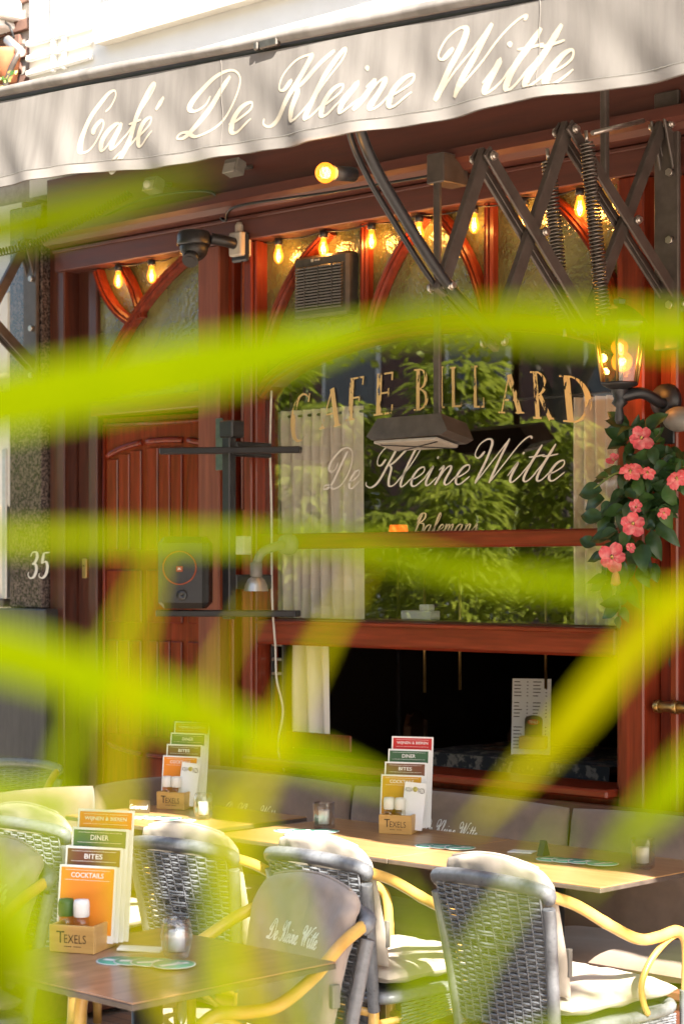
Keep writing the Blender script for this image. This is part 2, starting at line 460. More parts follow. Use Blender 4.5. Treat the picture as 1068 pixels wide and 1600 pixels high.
M['vent_dark'] = mat('vent brown plastic', (.075, .062, .05), (.05, .042, .034), rough=.45, scale=30)
M['alu'] = mat('brushed aluminium', (.6, .58, .55), (.5, .48, .45), rough=.38, metal=.85, scale=40)
M['teal_lock'] = mat('patinated lock plate', (.10, .14, .11), (.06, .09, .07), rough=.45, metal=.4, scale=30)
M['cable_w'] = mat('white cable', (.66, .62, .56), None, rough=.5)
M['orange_glow'] = emit('lit orange shade', (1.0, .10, .012), .35)
M['ring'] = mat('orange speaker ring', (.30, .05, .008), (.24, .04, .006), rough=.4)
M['lamp_panel'] = mat('dusty lamp panel', (.40, .36, .31), (.30, .27, .23), rough=.5, scale=10)
M['diffuser'] = mat('white diffuser', (.75, .72, .66), (.68, .65, .6), rough=.4, scale=10)
M['terracotta'] = mat('terracotta', (.46, .16, .07), (.36, .12, .05), rough=.85, scale=20, bump=.2)
M['blossom'] = mat('yellow blossom', (.75, .66, .2), (.6, .5, .15), rough=.7, scale=30, trans=.3)
M['deck_red'] = mat('bench panel wood', (.20, .075, .04), (.12, .045, .025), rough=.5, scale=6, stretch=(.6, 8, 8), bump=.15)

# ---------------------------------------------------------------- lettering
# script glyphs: strokes in writing order, (x, y) with baseline 0, cap height 1; last number = advance
G = {
 'C': ([[(.50,.66),(.60,.74),(.66,.90),(.56,1.0),(.36,.92),(.15,.62),(.08,.28),(.20,.03),(.38,.02),(.54,.18),(.60,.40),(.50,.52),(.38,.42),(.36,.30)]], .66),
 'a': ([[(.40,.38),(.28,.43),(.12,.32),(.05,.13),(.13,.0),(.26,.08),(.40,.40)],[(.41,.43),(.36,.18),(.38,.02),(.47,.02),(.60,.18)]], .56),
 'f': ([[(.0,.14),(.16,.3),(.36,.62),(.50,.92),(.45,1.0),(.36,.86),(.27,.45),(.20,.0),(.12,-.32),(-.02,-.40),(-.08,-.28),(.06,-.12),(.26,.02),(.44,.16)],[(.08,.38),(.26,.40),(.44,.42)]], .42),
 'e': ([[(.0,.14),(.16,.19),(.31,.31),(.27,.43),(.14,.38),(.06,.2),(.10,.03),(.22,.0),(.40,.17)]], .38),
 'é': ([[(.0,.14),(.16,.19),(.31,.31),(.27,.43),(.14,.38),(.06,.2),(.10,.03),(.22,.0),(.44,.2)],[(.44,.74),(.32,.55)]], .42),
 'D': ([[(.47,.90),(.36,.55),(.26,.18),(.12,.02),(-.02,.02),(.0,.09),(.14,.09),(.36,.0),(.60,.12),(.74,.45),(.68,.82),(.46,.99),(.2,.93),(.0,.70),(-.03,.5),(.1,.42),(.22,.5),(.24,.64)]], .80),
 'K': ([[(.26,.66),(.18,.52),(.06,.56),(.03,.76),(.16,.95),(.40,1.0),(.46,.92),(.37,.52),(.27,.14),(.12,.0),(-.04,.05),(-.08,.14)],[(.88,1.0),(.74,.86),(.52,.58),(.36,.50)],[(.38,.53),(.50,.44),(.54,.18),(.62,.02),(.74,.04),(.86,.2)]], .80),
 'l': ([[(.0,.14),(.18,.42),(.32,.82),(.28,1.0),(.19,.84),(.11,.32),(.13,.03),(.22,.01),(.36,.18)]], .33),
 'i': ([[(.0,.14),(.13,.44),(.09,.12),(.14,.0),(.22,.03),(.34,.18)],[(.19,.66),(.17,.61)]], .31),
 'n': ([[(.02,.34),(.11,.43),(.10,.24),(.05,.0)],[(.05,.0),(.17,.33),(.28,.43),(.33,.34),(.28,.1),(.33,.0),(.42,.03),(.53,.18)]], .50),
 'm': ([[(.02,.34),(.11,.43),(.10,.24),(.05,.0)],[(.05,.0),(.17,.33),(.27,.43),(.31,.32),(.27,.0)],[(.27,.0),(.38,.33),(.48,.43),(.53,.34),(.49,.1),(.54,.0),(.62,.04),(.72,.18)]], .70),
 's': ([[(.0,.12),(.14,.30),(.20,.45),(.24,.28),(.22,.08),(.10,.0),(.02,.08)],[(.2,.02),(.34,.14)]], .34),
 'W': ([[(.22,.72),(.12,.58),(.0,.66),(.02,.88),(.18,1.0),(.32,.92),(.34,.6),(.30,.25),(.27,.0)],[(.27,.0),(.48,.45),(.72,.98)],[(.72,.98),(.66,.5),(.62,.0)],[(.62,.0),(.82,.42),(1.02,.84),(1.18,1.0),(1.28,.96)]], 1.02),
 't': ([[(.0,.14),(.15,.45),(.25,.80)],[(.25,.80),(.14,.36),(.11,.09),(.17,.0),(.26,.04),(.36,.18)],[(.04,.54),(.22,.55),(.40,.58)]], .32),
 'B': ([[(.1,.5),(.2,.85),(.3,.98),(.22,.6),(.1,.0)],[(.06,.7),(.22,.98),(.5,.98),(.52,.75),(.26,.52)],[(.26,.52),(.54,.46),(.54,.14),(.3,.0),(.12,.06)]], .62),
 'G': ([[(.60,.86),(.50,1.0),(.24,.8),(.08,.35),(.2,.02),(.45,.12),(.52,.42)],[(.52,.42),(.44,.0)]], .62),
 ' ': ([], .34),
}
def script_strokes(text, slant=.42, kern=1.0):
    """list of strokes [(x,y)...] for the text, slanted, and the total width"""
    x = 0.0; out = []
    for ch in text:
        st, adv = G[ch]
        for s_ in st:
            pts = [Vector((x + a + slant * b, b, 0)) for a, b in s_]
            out.append(smooth_path(pts, 7) if len(pts) > 2 else resample(pts, max(.02, (pts[1] - pts[0]).length / 4)))
        x += adv * kern
    return out
def ribbon_mesh(strokes, fn, wmin, wmax, mono=False, lift=.00005):
    """flat calligraphic ribbons: heavy on down strokes; fn(u,v,h) -> point"""
    mb = MB()
    for k, S in enumerate(strokes):
        n = len(S); W = []
        for i in range(n):
            t = (S[min(i + 1, n - 1)] - S[max(i - 1, 0)])
            t = t.normalized() if t.length > 1e-9 else Vector((1, 0, 0))
            w = wmax if mono else wmin + (wmax - wmin) * max(0.0, -t.y) ** 1.1
            W.append(w)
        W2 = [(W[max(i - 1, 0)] + W[i] * 2 + W[min(i + 1, n - 1)]) / 4 for i in range(n)]
        L, Rr = [], []
        for i in range(n):
            t = (S[min(i + 1, n - 1)] - S[max(i - 1, 0)])
            t = t.normalized() if t.length > 1e-9 else Vector((1, 0, 0))
            nn = Vector((-t.y, t.x, 0)); e = min(i, n - 1 - i); tp = 1.0 if e > 1 else (.55 + .25 * e)
            L.append(S[i] + nn * W2[i] * .5 * tp); Rr.append(S[i] - nn * W2[i] * .5 * tp)
        h = k * lift
        vs = [fn(p.x, p.y, h) for p in L] + [fn(p.x, p.y, h) for p in Rr]
        mb.add(vs, [(i, n + i, n + i + 1, i + 1) for i in range(n - 1)])
    return mb
def bounds(strokes):
    xs = [p.x for s_ in strokes for p in s_]
    return min(xs), max(xs)

# Roman capitals as filled polygons (unit height)
def serif_letter(ch):
    def bar(x0, y0, x1, y1, w): 
        d = Vector((x1 - x0, y1 - y0)).normalized(); n = Vector((-d.y, d.x)) * w / 2
        return [(x0 + n.x, y0 + n.y), (x0 - n.x, y0 - n.y), (x1 - n.x, y1 - n.y), (x1 + n.x, y1 + n.y)]
    def serif(x, y, w=.2): return [(x - w / 2, y - .02), (x + w / 2, y - .02), (x + w / 2, y + .02), (x - w / 2, y + .02)]
    def arc(cx, cy, rx, ry, a0, a1, w0, w1, n=18):
        P = []
        o, i_ = [], []
        for k in range(n + 1):
            t = k / n; a = R(a0 + (a1 - a0) * t); w = w0 + (w1 - w0) * math.sin(math.pi * t)
            o.append((cx + (rx) * math.cos(a), cy + ry * math.sin(a)))
            i_.append((cx + (rx - w) * math.cos(a), cy + (ry - w * .5) * math.sin(a)))
        return [[o[k], o[k + 1], i_[k + 1], i_[k]] for k in range(n)]
    P = []
    T, t = .15, .045
    if ch == 'C':
        P += arc(.34, .5, .34, .52, 50, 310, .03, .16); P += [bar(.56, .80, .58, .98, .04)]
    elif ch == 'A':
        P += [bar(.02, 0, .31, .98, t), bar(.58, 0, .31, .98, T), bar(.14, .34, .46, .34, t), serif(.03, .02), serif(.58, .02, .26)]
    elif ch in 'FE':
        P += [bar(.16, 0, .16, 1, T), bar(.1, .98, .56, .98, t), bar(.2, .52, .46, .52, t), bar(.55, .8, .56, 1, t), bar(.45, .42, .45, .62, .04), serif(.16, .02, .3)]
        if ch == 'E': P += [bar(.1, .02, .58, .02, t), bar(.57, .0, .58, .22, t)]
    elif ch in 'BRD':
        P += [bar(.16, 0, .16, 1, T), serif(.14, .02, .3), serif(.14, .98, .3)]
        if ch == 'D': P += arc(.2, .5, .5, .5, 90, -90, .04, .15)
        else:
            P += arc(.2, .75, .36, .25, 90, -90, .04, .13)
            if ch == 'B': P += arc(.2, .26, .42, .26, 90, -90, .04, .14)
            else: P += [bar(.3, .5, .62, 0, .13), serif(.64, .02, .2)]
    elif ch == 'I': P += [bar(.14, 0, .14, 1, T), serif(.14, .02, .3), serif(.14, .98, .3)]
    elif ch == 'L': P += [bar(.14, 0, .14, 1, T), serif(.14, .98, .3), bar(.08, .02, .54, .02, t), bar(.53, 0, .54, .24, t)]
    return P

_tcache = {}
def text_mesh(txt, bold=0.0, shear=0.0, spacing=1.0):
    """flat mesh of built-in capitals, unit cap height, lower-left at 0; returns (verts, faces, width)"""
    key = (txt, bold, shear, spacing)
    if key in _tcache: return _tcache[key]
    cu = bpy.data.curves.new('t', 'FONT'); cu.body = txt; cu.size = 1.0; cu.offset = bold; cu.shear = shear
    cu.space_character = spacing; cu.resolution_u = 3; cu.fill_mode = 'FRONT'
    o = bpy.data.objects.new('t', cu); COL.objects.link(o)
    dg = bpy.context.evaluated_depsgraph_get(); dg.update()
    me = o.evaluated_get(dg).to_mesh()
    vs = [v.co.copy() for v in me.vertices]; fs = [tuple(p.vertices) for p in me.polygons]
    o.evaluated_get(dg).to_mesh_clear()
    bpy.data.objects.remove(o); bpy.data.curves.remove(cu)
    x0 = min(v.x for v in vs); x1 = max(v.x for v in vs); y0 = min(v.y for v in vs); y1 = max(v.y for v in vs)
    s_ = 1 / (y1 - y0)
    res = ([Vector(((v.x - x0) * s_, (v.y - y0) * s_, 0)) for v in vs], fs, (x1 - x0) * s_)
    _tcache[key] = res
    return res
def put_text(mb, txt, c, ux, uy, h, nrm, off=.001, fitw=None, **kw):
    """centred text at point c, directions ux,uy, cap height h, lifted along nrm"""
    vs, fs, w = text_mesh(txt, **kw)
    c = Vector(c); ux = Vector(ux); uy = Vector(uy); nrm = Vector(nrm)
    sx = (fitw / w) if fitw else h
    mb.add([c + ux * ((v.x - w / 2) * sx) + uy * ((v.y - .5) * h) + nrm * off for v in vs], fs)
    return mb

# ================================================================ SETTING
# ---------------------------------------------------------------- ground
g = MB().grid(lambda u, v: (-60 + 120 * u, -60 + 59.9 * v, 0.0), 2, 2, smooth=False).build('ground', M['ground'])
tag(g, kind='structure')

# ---------------------------------------------------------------- cafe building
B = empty('cafe_building', (0, 0, 0))
tag(B, 'narrow cafe front with mahogany window and tracery below a white painted upper storey', 'building')
XL, XR = -2.19, 7.2                       # extent of the front
# upper storey
uw = MB().box(XL, XR, -.02, .35, 3.46, 7.2).build('upper_wall', M['white'], B)
# mouldings picked off the wall
mo = MB()
for x in (-1.985, -1.905): mo.box(x - .012, x + .012, -.045, -.023, 4.02, 7.0, .004)
mo.build('moulding', M['white'], uw)
for z in (4.03, 4.10, 4.17):
    MB().box(XL + .005, -1.70, -.05, -.022, z, z + .028, .006).build('moulding', M['white'], uw)
MB().box(XL + .02, -2.0, -.036, -.022, 3.86, 3.91, .005).build('moulding', M['white'], uw)
MB().box(-1.6, 2.6, -.06, -.022, 4.34, 7.0, .01).build('moulding', M['white'], uw)
# upper window sill: stone with a sloped top
pr = [(-.085, 4.075), (-.025, 4.075), (-.025, 4.22), (-.075, 4.19), (-.085, 4.18)]
MB().prism(pr, lambda a, b, t: Vector((t, a, b)), -1.62, 2.7).build('window_sill', M['sill'], uw)
# fascia, cornice and lintel
fa = MB().box(-1.95, XR, -.10, .30, 3.27, 3.50).build('fascia', M['fascia'], B)
MB().prism([(-.10, 3.27), (-.17, 3.265), (-.175, 3.225), (-.15, 3.21), (-.13, 3.19), (-.085, 3.18), (-.02, 3.18), (-.02, 3.27)],
           lambda a, b, t: Vector((t, a - .002, b)), -1.93, XR).build('cornice', M['fascia'], fa)
MB().box(-1.92, XR - .01, -.082, .10, 3.075, 3.179, .004).build('lintel', M['fascia'], fa)
MB().box(-1.92, XR - .01, -.095, -.083, 3.16, 3.175, .003).build('lintel_bead', M['fascia'], fa)

# posts
WX0, WX1 = -.60, 1.285                    # glazed window width
def post(name, x0, x1, y0, y1, z0, z1, m='mahogany', ch=.006): return MB().box(x0, x1, y0, y1, z0, z1, ch).build(name, M[m], B)
post('post', -.935, -.80, -.078, .10, 0, 3.075, 'post_wood')            # between door and window
for i, (x0, x1, y) in enumerate(((-.798, -.765, -.03), (-.763, -.715, .01), (-.713, -.68, -.025), (-.678, -.62, -.06))):
    post('jamb_bead', x0, x1, y, .10, .3, 3.074)
post('post', 1.262, 1.372, -.075, .10, 0, 3.074)                     # right of the window
post('jamb_bead', 1.374, 1.44, .02, .10, 0, 3.074)
post('jamb_bead', 1.442, 1.475, -.02, .10, 0, 3.073)
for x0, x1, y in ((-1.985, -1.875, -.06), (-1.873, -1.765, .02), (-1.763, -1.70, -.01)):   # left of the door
    post('jamb_board', x0, x1, y, .12, 0, 3.2, 'mahogany_dk')  # dark wood, its tone also carrying the shadow on these boards

# right hand door
rd = post('door', 1.477, 2.42, .03, .09, .05, 3.073)
for z0, z1 in ((.15, .85), (1.0, 1.9), (2.05, 2.9)):
    MB().box(1.60, 2.3, .012, .031, z0, z1, .008).build('door_panel', M['mahogany'], rd)
hb = onY(1052, 1105, -.05)
h_ = MB().tube([hb + Vector((-.06, 0, 0)), hb + Vector((.4, 0, 0))], .019, 14)
h_.tube([hb + Vector((-.075, 0, 0)), hb + Vector((-.055, 0, 0))], .023, 14)
h_.tube([hb + Vector((.0, 0, 0)), hb + Vector((.02, 0, 0))], .024, 14)
h_.tube([hb + Vector((-.03, 0, 0)), hb + Vector((-.03, .08, 0))], .012, 10)
h_.build('door_handle', M['brass'], rd)
lk = onY(1055, 1035, .025)
MB().tube([lk, lk + Vector((0, -.012, 0))], .024, 20).tube([lk, lk + Vector((0, -.016, 0))], .016, 20).build('lock', M['steel'], rd)
post('post', 2.425, 2.56, -.075, .1, 0, 3.073)
# plain shop front further right
post('shop_front_panel', 2.562, XR - .02, -.02, .1, 0, 3.073)

# ------------- window
ZS = .93
ZT = 3.074
def arch_z(x):                                    # springing of the arched transom
    t = (x - (WX0 + WX1) / 2) / ((WX1 - WX0) / 2)
    return 2.42 + .24 * math.sqrt(max(0, 1 - t * t * .98))
win = MB().box(WX0 - .018, WX0, -.05, .08, ZS, ZT, .004).build('front_window', M['mahogany'], B)
MB().box(1.24, 1.261, -.05, .08, ZS, ZT, .004).build('side_frame', M['mahogany'], win)
# arch rail swept along
nA = 36
def sweep(name, pts, w, d0, d1, m, parent, bead=True):
    """moulded bar following pts (x,z) in the front plane"""
    P = [Vector((a, 0, b)) for a, b in pts]; mb = MB(); prof = [(-w / 2, d1), (-w / 2, d0 + .012), (-w * .34, d0), (-w * .12, d0 + .004), (0, d0 - .006), (w * .12, d0 + .004), (w * .34, d0), (w / 2, d0 + .012), (w / 2, d1)]
    vs = []; n = len(prof)
    for i, p in enumerate(P):
        t = (P[min(i + 1, len(P) - 1)] - P[max(i - 1, 0)]).normalized(); nn = Vector((-t.z, 0, t.x))
        for a, y in prof: vs.append(p + nn * a + Vector((0, y, 0)))
    fs = [(i * n + k, (i + 1) * n + k, (i + 1) * n + (k + 1) % n, i * n + (k + 1) % n) for i in range(len(P) - 1) for k in range(n)]
    fs += [tuple(range(n)), tuple(range((len(P) - 1) * n, len(P) * n))[::-1]]
    return mb.add(vs, fs).build(name, M[m], parent)
xs = [WX0 + (1.24 - WX0) * i / nA for i in range(nA + 1)]
sweep('arch_rail', [(x, arch_z(x) - .02) for x in xs], .06, -.045, .05, 'mahogany_h', win)
# upper pane (arched top)
def panel(name, poly, y0, y1, m, parent): return MB().prism(poly, lambda a, b, t: Vector((a, t, b)), y0, y1).build(name, M[m], parent)
GY = .0
panel('pane', [(WX0, 1.845)] + [(1.24, 1.845)] + [(x, arch_z(x) - .022) for x in xs[::-1]], GY, GY + .005, 'glass', win)
panel('pane', [(WX0, 1.50), (1.24, 1.50), (1.24, 1.79), (WX0, 1.79)], GY + .012, GY + .017, 'glass', win)
MB().box(WX0 + .001, 1.239, -.035, .05, 1.785, 1.848, .007).build('sash_rail', M['mahogany_h'], win)
MB().box(WX0 + .001, 1.239, -.055, .06, 1.39, 1.492, .010).build('sash_rail', M['mahogany_h'], win)
MB().box(WX0 + .001, 1.239, -.062, -.056, 1.475, 1.489, .002).build('sash_bead', M['mahogany_h'], win)
# transom glass and tracery
panel('figured_pane', [(x, arch_z(x)) for x in xs] + [(1.24, ZT), (WX0, ZT)], .012, .018, 'glass_old', win)
MX = (-.01, .63)
for x in MX: sweep('mullion', [(x, arch_z(x)), (x, ZT)], .042, -.03, .01, 'mahogany', win)
def arcpts(x0, z0, x1, z1, bulge, n=16):
    a = Vector((x0, z0)); b = Vector((x1, z1)); m_ = (a + b) / 2; d = b - a; nn = Vector((-d.y, d.x))
    c = m_ + nn * bulge
    return [tuple((1 - t) ** 2 * a + 2 * t * (1 - t) * c + t * t * b) for t in [i / n for i in range(n + 1)]]
sweep('tracery', arcpts(-.585, 2.60, -.20, 3.07, .22), .04, -.034, .009, 'mahogany', win)
sweep('tracery', arcpts(.02, 2.66, .31, 3.07, .16), .04, -.034, .009, 'mahogany', win)
sweep('tracery', arcpts(.37, 3.07, .61, 2.66, .16), .04, -.034, .009, 'mahogany', win)
sweep('tracery', arcpts(.90, 3.07, 1.235, 2.56, .20), .04, -.034, .009, 'mahogany', win)
# sill and apron
MB().box(-.61, 1.255, -.13, .12, .895, .928, .008).build('window_sill', M['mahogany_h'], win)
post('apron_panel', -.62, 1.26, -.03, .1, .02, .894)
post('curtain_board', -.58, -.20, .10, .11, .95, 1.02)

# window lettering
def on_glass(u0, z0, h, sl=0): return lambda u, v, k: Vector((u0 + u * h, GY - .0025 - k, z0 + v * h + sl * u * h))
def fit_script(word, pxa, pxb, py, y, h, fn_y, name, m, parent, wmin, wmax, mono=False, slant=.42, z=None, tilt=0.0, zf=None):
    S = script_strokes(word, slant); a, b = bounds(S)
    pa = onY(pxa, py, y); pb = onY(pxb, py, y); sx = (pb.x - pa.x) / (b - a); z0 = z if z is not None else pa.z
    S = [[Vector(((p.x - a) * sx / h, p.y, 0)) for p in s_] for s_ in S]
    def fn(u, v, k):
        X = pa.x + u * h; Z = (zf(X) if zf else z0 + tilt * u * h) + v * h
        return Vector((X, fn_y(X, Z) - k, Z))
    return ribbon_mesh(S, fn, wmin, wmax, mono).build(name, m, parent)
gy = lambda X, Z: GY - .0025
zb = onY(700, 757, GY).z
fit_script('De', 506, 562, 757, GY, .165, gy, 'lettering', M['white_vinyl'], win, .032, .072, z=zb)
fit_script('Kleine', 572, 734, 757, GY, .165, gy, 'lettering', M['white_vinyl'], win, .032, .072, z=zb)
fit_script('Witte', 742, 882, 757, GY, .165, gy, 'lettering', M['white_vinyl'], win, .032, .072, z=zb)
fit_script('Balemans', 648, 746, 832, GY, .078, gy, 'lettering', M['pale_gold'], win, .05, .11, z=onY(700, 833, GY).z, slant=.3)
# arched gilt capitals
spans = [('C', 452, 480, 690, 617), ('A', 499, 533, 668, 606), ('F', 541, 566, 656, 590), ('E', 584, 614, 648, 583), ('B', 647, 670, 641, 576), ('I', 683, 695, 638, 573),
         ('L', 704, 722, 636, 573), ('L', 738, 757, 637, 571), ('A', 779, 819, 646, 584), ('R', 833, 866, 655, 580), ('D', 880, 928, 661, 587)]
for ch, a, b, yb, yt in spans:
    pa = onY(a, yb, GY); pb = onY(b, yb, GY); H = onY((a + b) / 2, yt, GY).z - onY((a + b) / 2, yb, GY).z
    zc = onY((a + b) / 2, yb, GY).z
    P = serif_letter(ch); xm = max(q[0] for p in P for q in p); xn = min(q[0] for p in P for q in p)
    gl = MB(); xc = (pa.x + pb.x) / 2; tilt = (xc - .33) * -.16
    for k, poly in enumerate(P):
        vs = []
        for u, v in poly:
            dx = (u - (xm + xn) / 2) / (xm - xn) * (pb.x - pa.x); dz = v * H
            vs.append(Vector((xc + dx - dz * tilt * -1, GY - .003 - k * .0001, zc + dz + dx * tilt)))
        gl.add(vs, [tuple(range(len(vs)))])
    gl.build('letter', M['gold'], win)

# ------------- side door with transom light
DX0, DX1 = -1.70, -.935
ZD = 2.40
dt = MB().box(DX0, DX1, -.05, .08, ZD, ZD + .07, .006).build('door_transom', M['mahogany_h'], B)
panel('figured_pane', [(DX0, ZD + .07), (DX1, ZD + .07), (DX1, ZT), (DX0, ZT)], .012, .018, 'glass_old', dt)
sweep('tracery', arcpts(DX0 + .02, 2.50, DX1 - .11, 3.07, .17), .045, -.036, .009, 'mahogany', dt)
sweep('tracery', arcpts(DX0 + .015, 3.06, -1.43, 2.80, -.22), .045, -.034, .008, 'mahogany', dt)
sweep('tracery', arcpts(-1.53, 3.07, -1.385, 2.82, .16), .045, -.030, .007, 'mahogany', dt)
dr = empty('x', (0, 0, 0)); bpy.data.objects.remove(dr)
hinge = Vector((DX0 + .004, .02, 0)); da = R(9)
def dloc(p): return hinge + rotz(da) @ Vector((p[0], p[1], p[2]))
def dbox(x0, x1, y0, y1, z0, z1, ch=.0):
    return MB().obox(dloc(((x0 + x1) / 2, (y0 + y1) / 2, (z0 + z1) / 2)), (x1 - x0, y1 - y0, z1 - z0), rotz(da), ch)
DW = DX1 - DX0 - .012
door = dbox(0, DW, .0, .05, .04, ZD - .006, .004).build('side_door', M['mahogany'], B)
def frame_z(u): return 2.17 + .11 * math.sqrt(max(0, 1 - ((u - .5) / .5) ** 2))
for k in range(3):                                           # arched head boards in three bays, slats proud of the leaf
    u0 = .02 + k * .333; u1 = u0 + .293
    for j in range(3):
        a = .02 + (DW - .04) * (u0 + (u1 - u0) * j / 3) ; b_ = .02 + (DW - .04) * (u0 + (u1 - u0) * (j + 1) / 3)
        top = frame_z((a + b_) / 2 / DW) - .03
        dbox(a + .003, b_ - .003, -.012, .001, 1.79, top, .004).build('slat', M['mahogany'], door)
        dbox(a + .003, b_ - .003, -.012, .001, .95, 1.38, .004).build('slat', M['mahogany'], door)
    a = .02 + (DW - .04) * u0; b_ = .02 + (DW - .04) * u1
    dbox(a, b_, -.012, .001, 1.46, 1.70, .012).build('door_panel', M['mahogany'], door)
    pts = [(a + (b_ - a) * i / 8, frame_z((a + (b_ - a) * i / 8) / DW)) for i in range(9)]
    mb = MB().tube([dloc((x, -.004, z)) for x, z in pts], .014, 6); mb.build('moulding', M['mahogany'], door)
    mb = MB().tube([dloc((x, -.004, 2.64 - z * .78)) for x, z in pts], .012, 6); mb.build('moulding', M['mahogany'], door)
for x in (.015, DW - .015): MB().tube([dloc((x, -.002, .5)), dloc((x, -.002, 2.36))], .011, 6).build('moulding', M['mahogany'], door)
MB().tube([dloc((.015, -.002, 2.36)), dloc((DW - .015, -.002, 2.36))], .011, 6).build('moulding', M['mahogany'], door)
lp = onY(343, 705, -.082)
MB().box(lp.x - .022, lp.x + .022, -.086, -.0785, 2.12, 2.34, .002).build('lock_plate', M['teal_lock'], door)

# ------------- granite pilaster with the house number
pil = MB().box(-2.24, -1.99, -.10, .2, 1.52, 3.40, .006).build('pilaster', M['granite'], B)
MB().box(-2.30, -1.92, -.135, .2, 0, 1.518, .008).build('plinth', M['plinth'], B)
DIG = {'3': [[(.05,.82),(.15,.98),(.38,.98),(.46,.80),(.36,.60),(.20,.53)],[(.20,.53),(.42,.50),(.50,.28),(.38,.04),(.16,.0),(.02,.12),(.06,.22)]],
       '5': [[(.52,.98),(.18,.96)],[(.18,.96),(.12,.55)],[(.12,.55),(.34,.62),(.48,.44),(.44,.14),(.24,.0),(.04,.06),(.04,.18)]]}
cnt = 0
for ch, a in (('3', 43), ('5', 60)):
    p0 = onY(a, 903, -.1035)
    S = [smooth_path([Vector((q[0] + .18 * q[1], q[1], 0)) for q in s_], 6) for s_ in DIG[ch]]
    t_ = ribbon_mesh(S, lambda u, v, k: Vector((p0.x + u * .125, -.1035 - k, p0.z + v * .122)), .05, .17)
    t_.build('house_number', M['white_vinyl'], pil)

# ------------- room behind the window
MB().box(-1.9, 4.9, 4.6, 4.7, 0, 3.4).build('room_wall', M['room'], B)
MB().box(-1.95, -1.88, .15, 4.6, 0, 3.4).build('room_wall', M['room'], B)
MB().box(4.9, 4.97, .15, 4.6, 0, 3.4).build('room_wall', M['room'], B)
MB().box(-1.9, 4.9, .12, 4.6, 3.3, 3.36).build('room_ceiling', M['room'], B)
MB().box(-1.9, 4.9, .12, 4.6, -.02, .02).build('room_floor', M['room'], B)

# ---------------------------------------------------------------- neighbour on the left
NB = empty('neighbour_house', (-3.2, .1, 0))
tag(NB, 'white shop front beside the stone pilaster with brick storey above', 'building')
nwall = MB().box(-5.6, -2.302, .02, .4, 0, 3.46).build('shop_wall', M['white'], NB)
MB().box(-5.5, -2.245, -.10, .02, 2.62, 3.02, .01).build('cornice', M['white'], nwall)
MB().box(-5.5, -2.31, -.04, .02, 2.0, 2.56, .012).build('panel', M['white'], nwall)
MB().box(-5.5, -2.36, -.05, .019, 1.52, 1.56, .006).build('display_frame', M['steel'], nwall)
MB().box(-2.37, -2.335, -.05, .019, 1.56, 2.28, .006).build('display_frame', M['alu'], nwall)
MB().box(-5.5, -2.372, -.02, .019, 1.562, 2.28).build('display_pane', M['curtain'], nwall)
MB().box(-5.5, -2.31, -.05, .02, .12, 1.40, .012).build('panel', M['white'], nwall)
ub = MB().box(-5.6, XL - .003, .03, .4, 3.46, 7.2).build('brick_wall', M['mortar'], NB)
bm = MB().box(-.105, .105, -.018, .05, 0, .055, .004).mesh('brick')
bm.materials.append(M['brick'])
rng = random.Random(4)
for i in range(16):
    z = 3.62 + i * .066
    for j in range(4):
        x = XL - .115 - j * .222 - (.111 if i % 2 else 0)
        o = link('brick', bm, None, ub)
        o.location = (x + rng.uniform(-.003, .003), .03 + rng.uniform(-.004, .004), z); o.rotation_euler = (rng.uniform(-.02, .02), 0, rng.uniform(-.01, .01))

# ================================================================ AWNING
AWY = -1.75
AW = empty('awning', (1.4, AWY, 0)); AW.location = (1.4, AWY, 2.9); WM[AW.name] = Matrix.Translation((1.4, AWY, 2.9))
tag(AW, 'greige cloth awning with cream script lettering on its valance', 'awning')
AX0, AX1 = -2.35, 6.9
def vtop(x): return 3.27 - .051 * (x + .04)
def vbot(x):
    return 2.965 - .032 * (x + .04) + .010 * math.sin(x * 2.6 + 1.0) + .004 * math.sin(x * 6.3) + .003 * math.sin(x * 11.1 + 2)
def vy(x, z):
    t = min(1, max(0, (vtop(x) - z) / .3))
    return AWY - .012 - .022 * t * math.sin(x * 4.3 + .6) - .014 * t * math.sin(x * 9.7 + z * 4) - .02 * t + .006 * math.sin(x * 31 + z * 25) * t
def val(u, v, off):
    x = AX0 + (AX1 - AX0) * u; z = vtop(x) + (vbot(x) - vtop(x)) * v
    return Vector((x, vy(x, z) + off, z))
vb = MB(); nu = 340
vb.grid(lambda u, v: val(u, v, 0), nu, 14); vb.grid(lambda u, v: val(u, v, .003), nu, 14, flip=True)
valance = vb.build('valance', M['awning'], AW)
hm = MB()
hm.grid(lambda u, v: val(u, .90 + .105 * v, -.0035), nu, 2); hm.grid(lambda u, v: val(u, .90 + .105 * v, .0065), nu, 2, flip=True)
hm.build('hem', M['awning_hem'], valance)
st = MB().tube([val(i / 400, .885, -.003) for i in range(401)], .0012, 4); st.build('stitching', M['grey_plastic'], valance)
for xs_ in (-1.35, -.15, 1.05, 2.25, 3.45):
    MB().tube([Vector((xs_ + .002 * math.sin(i), vy(xs_, vtop(xs_) + (vbot(xs_) - vtop(xs_)) * i / 14) - .0006, vtop(xs_) + (vbot(xs_) - vtop(xs_)) * i / 14)) for i in range(15)], .0016, 4).build('seam', M['awning'], valance)
# cloth running back up to the wall
def cloth(u, v, off):
    x = AX0 + (AX1 - AX0) * u; y = AWY + (-.03 - AWY) * v
    zf = vtop(x) + .045; z = zf + (3.80 - zf) * v - .05 * math.sin(math.pi * v) * (.6 + .4 * math.sin(x * 5))
    return Vector((x, y, z + off + .006 * math.sin(x * 11)))
cb = MB(); cb.grid(lambda u, v: cloth(u, v, 0), 120, 10); cb.grid(lambda u, v: cloth(u, v, -.004), 120, 10, flip=True)
cb.build('cloth', M['awning'], AW)
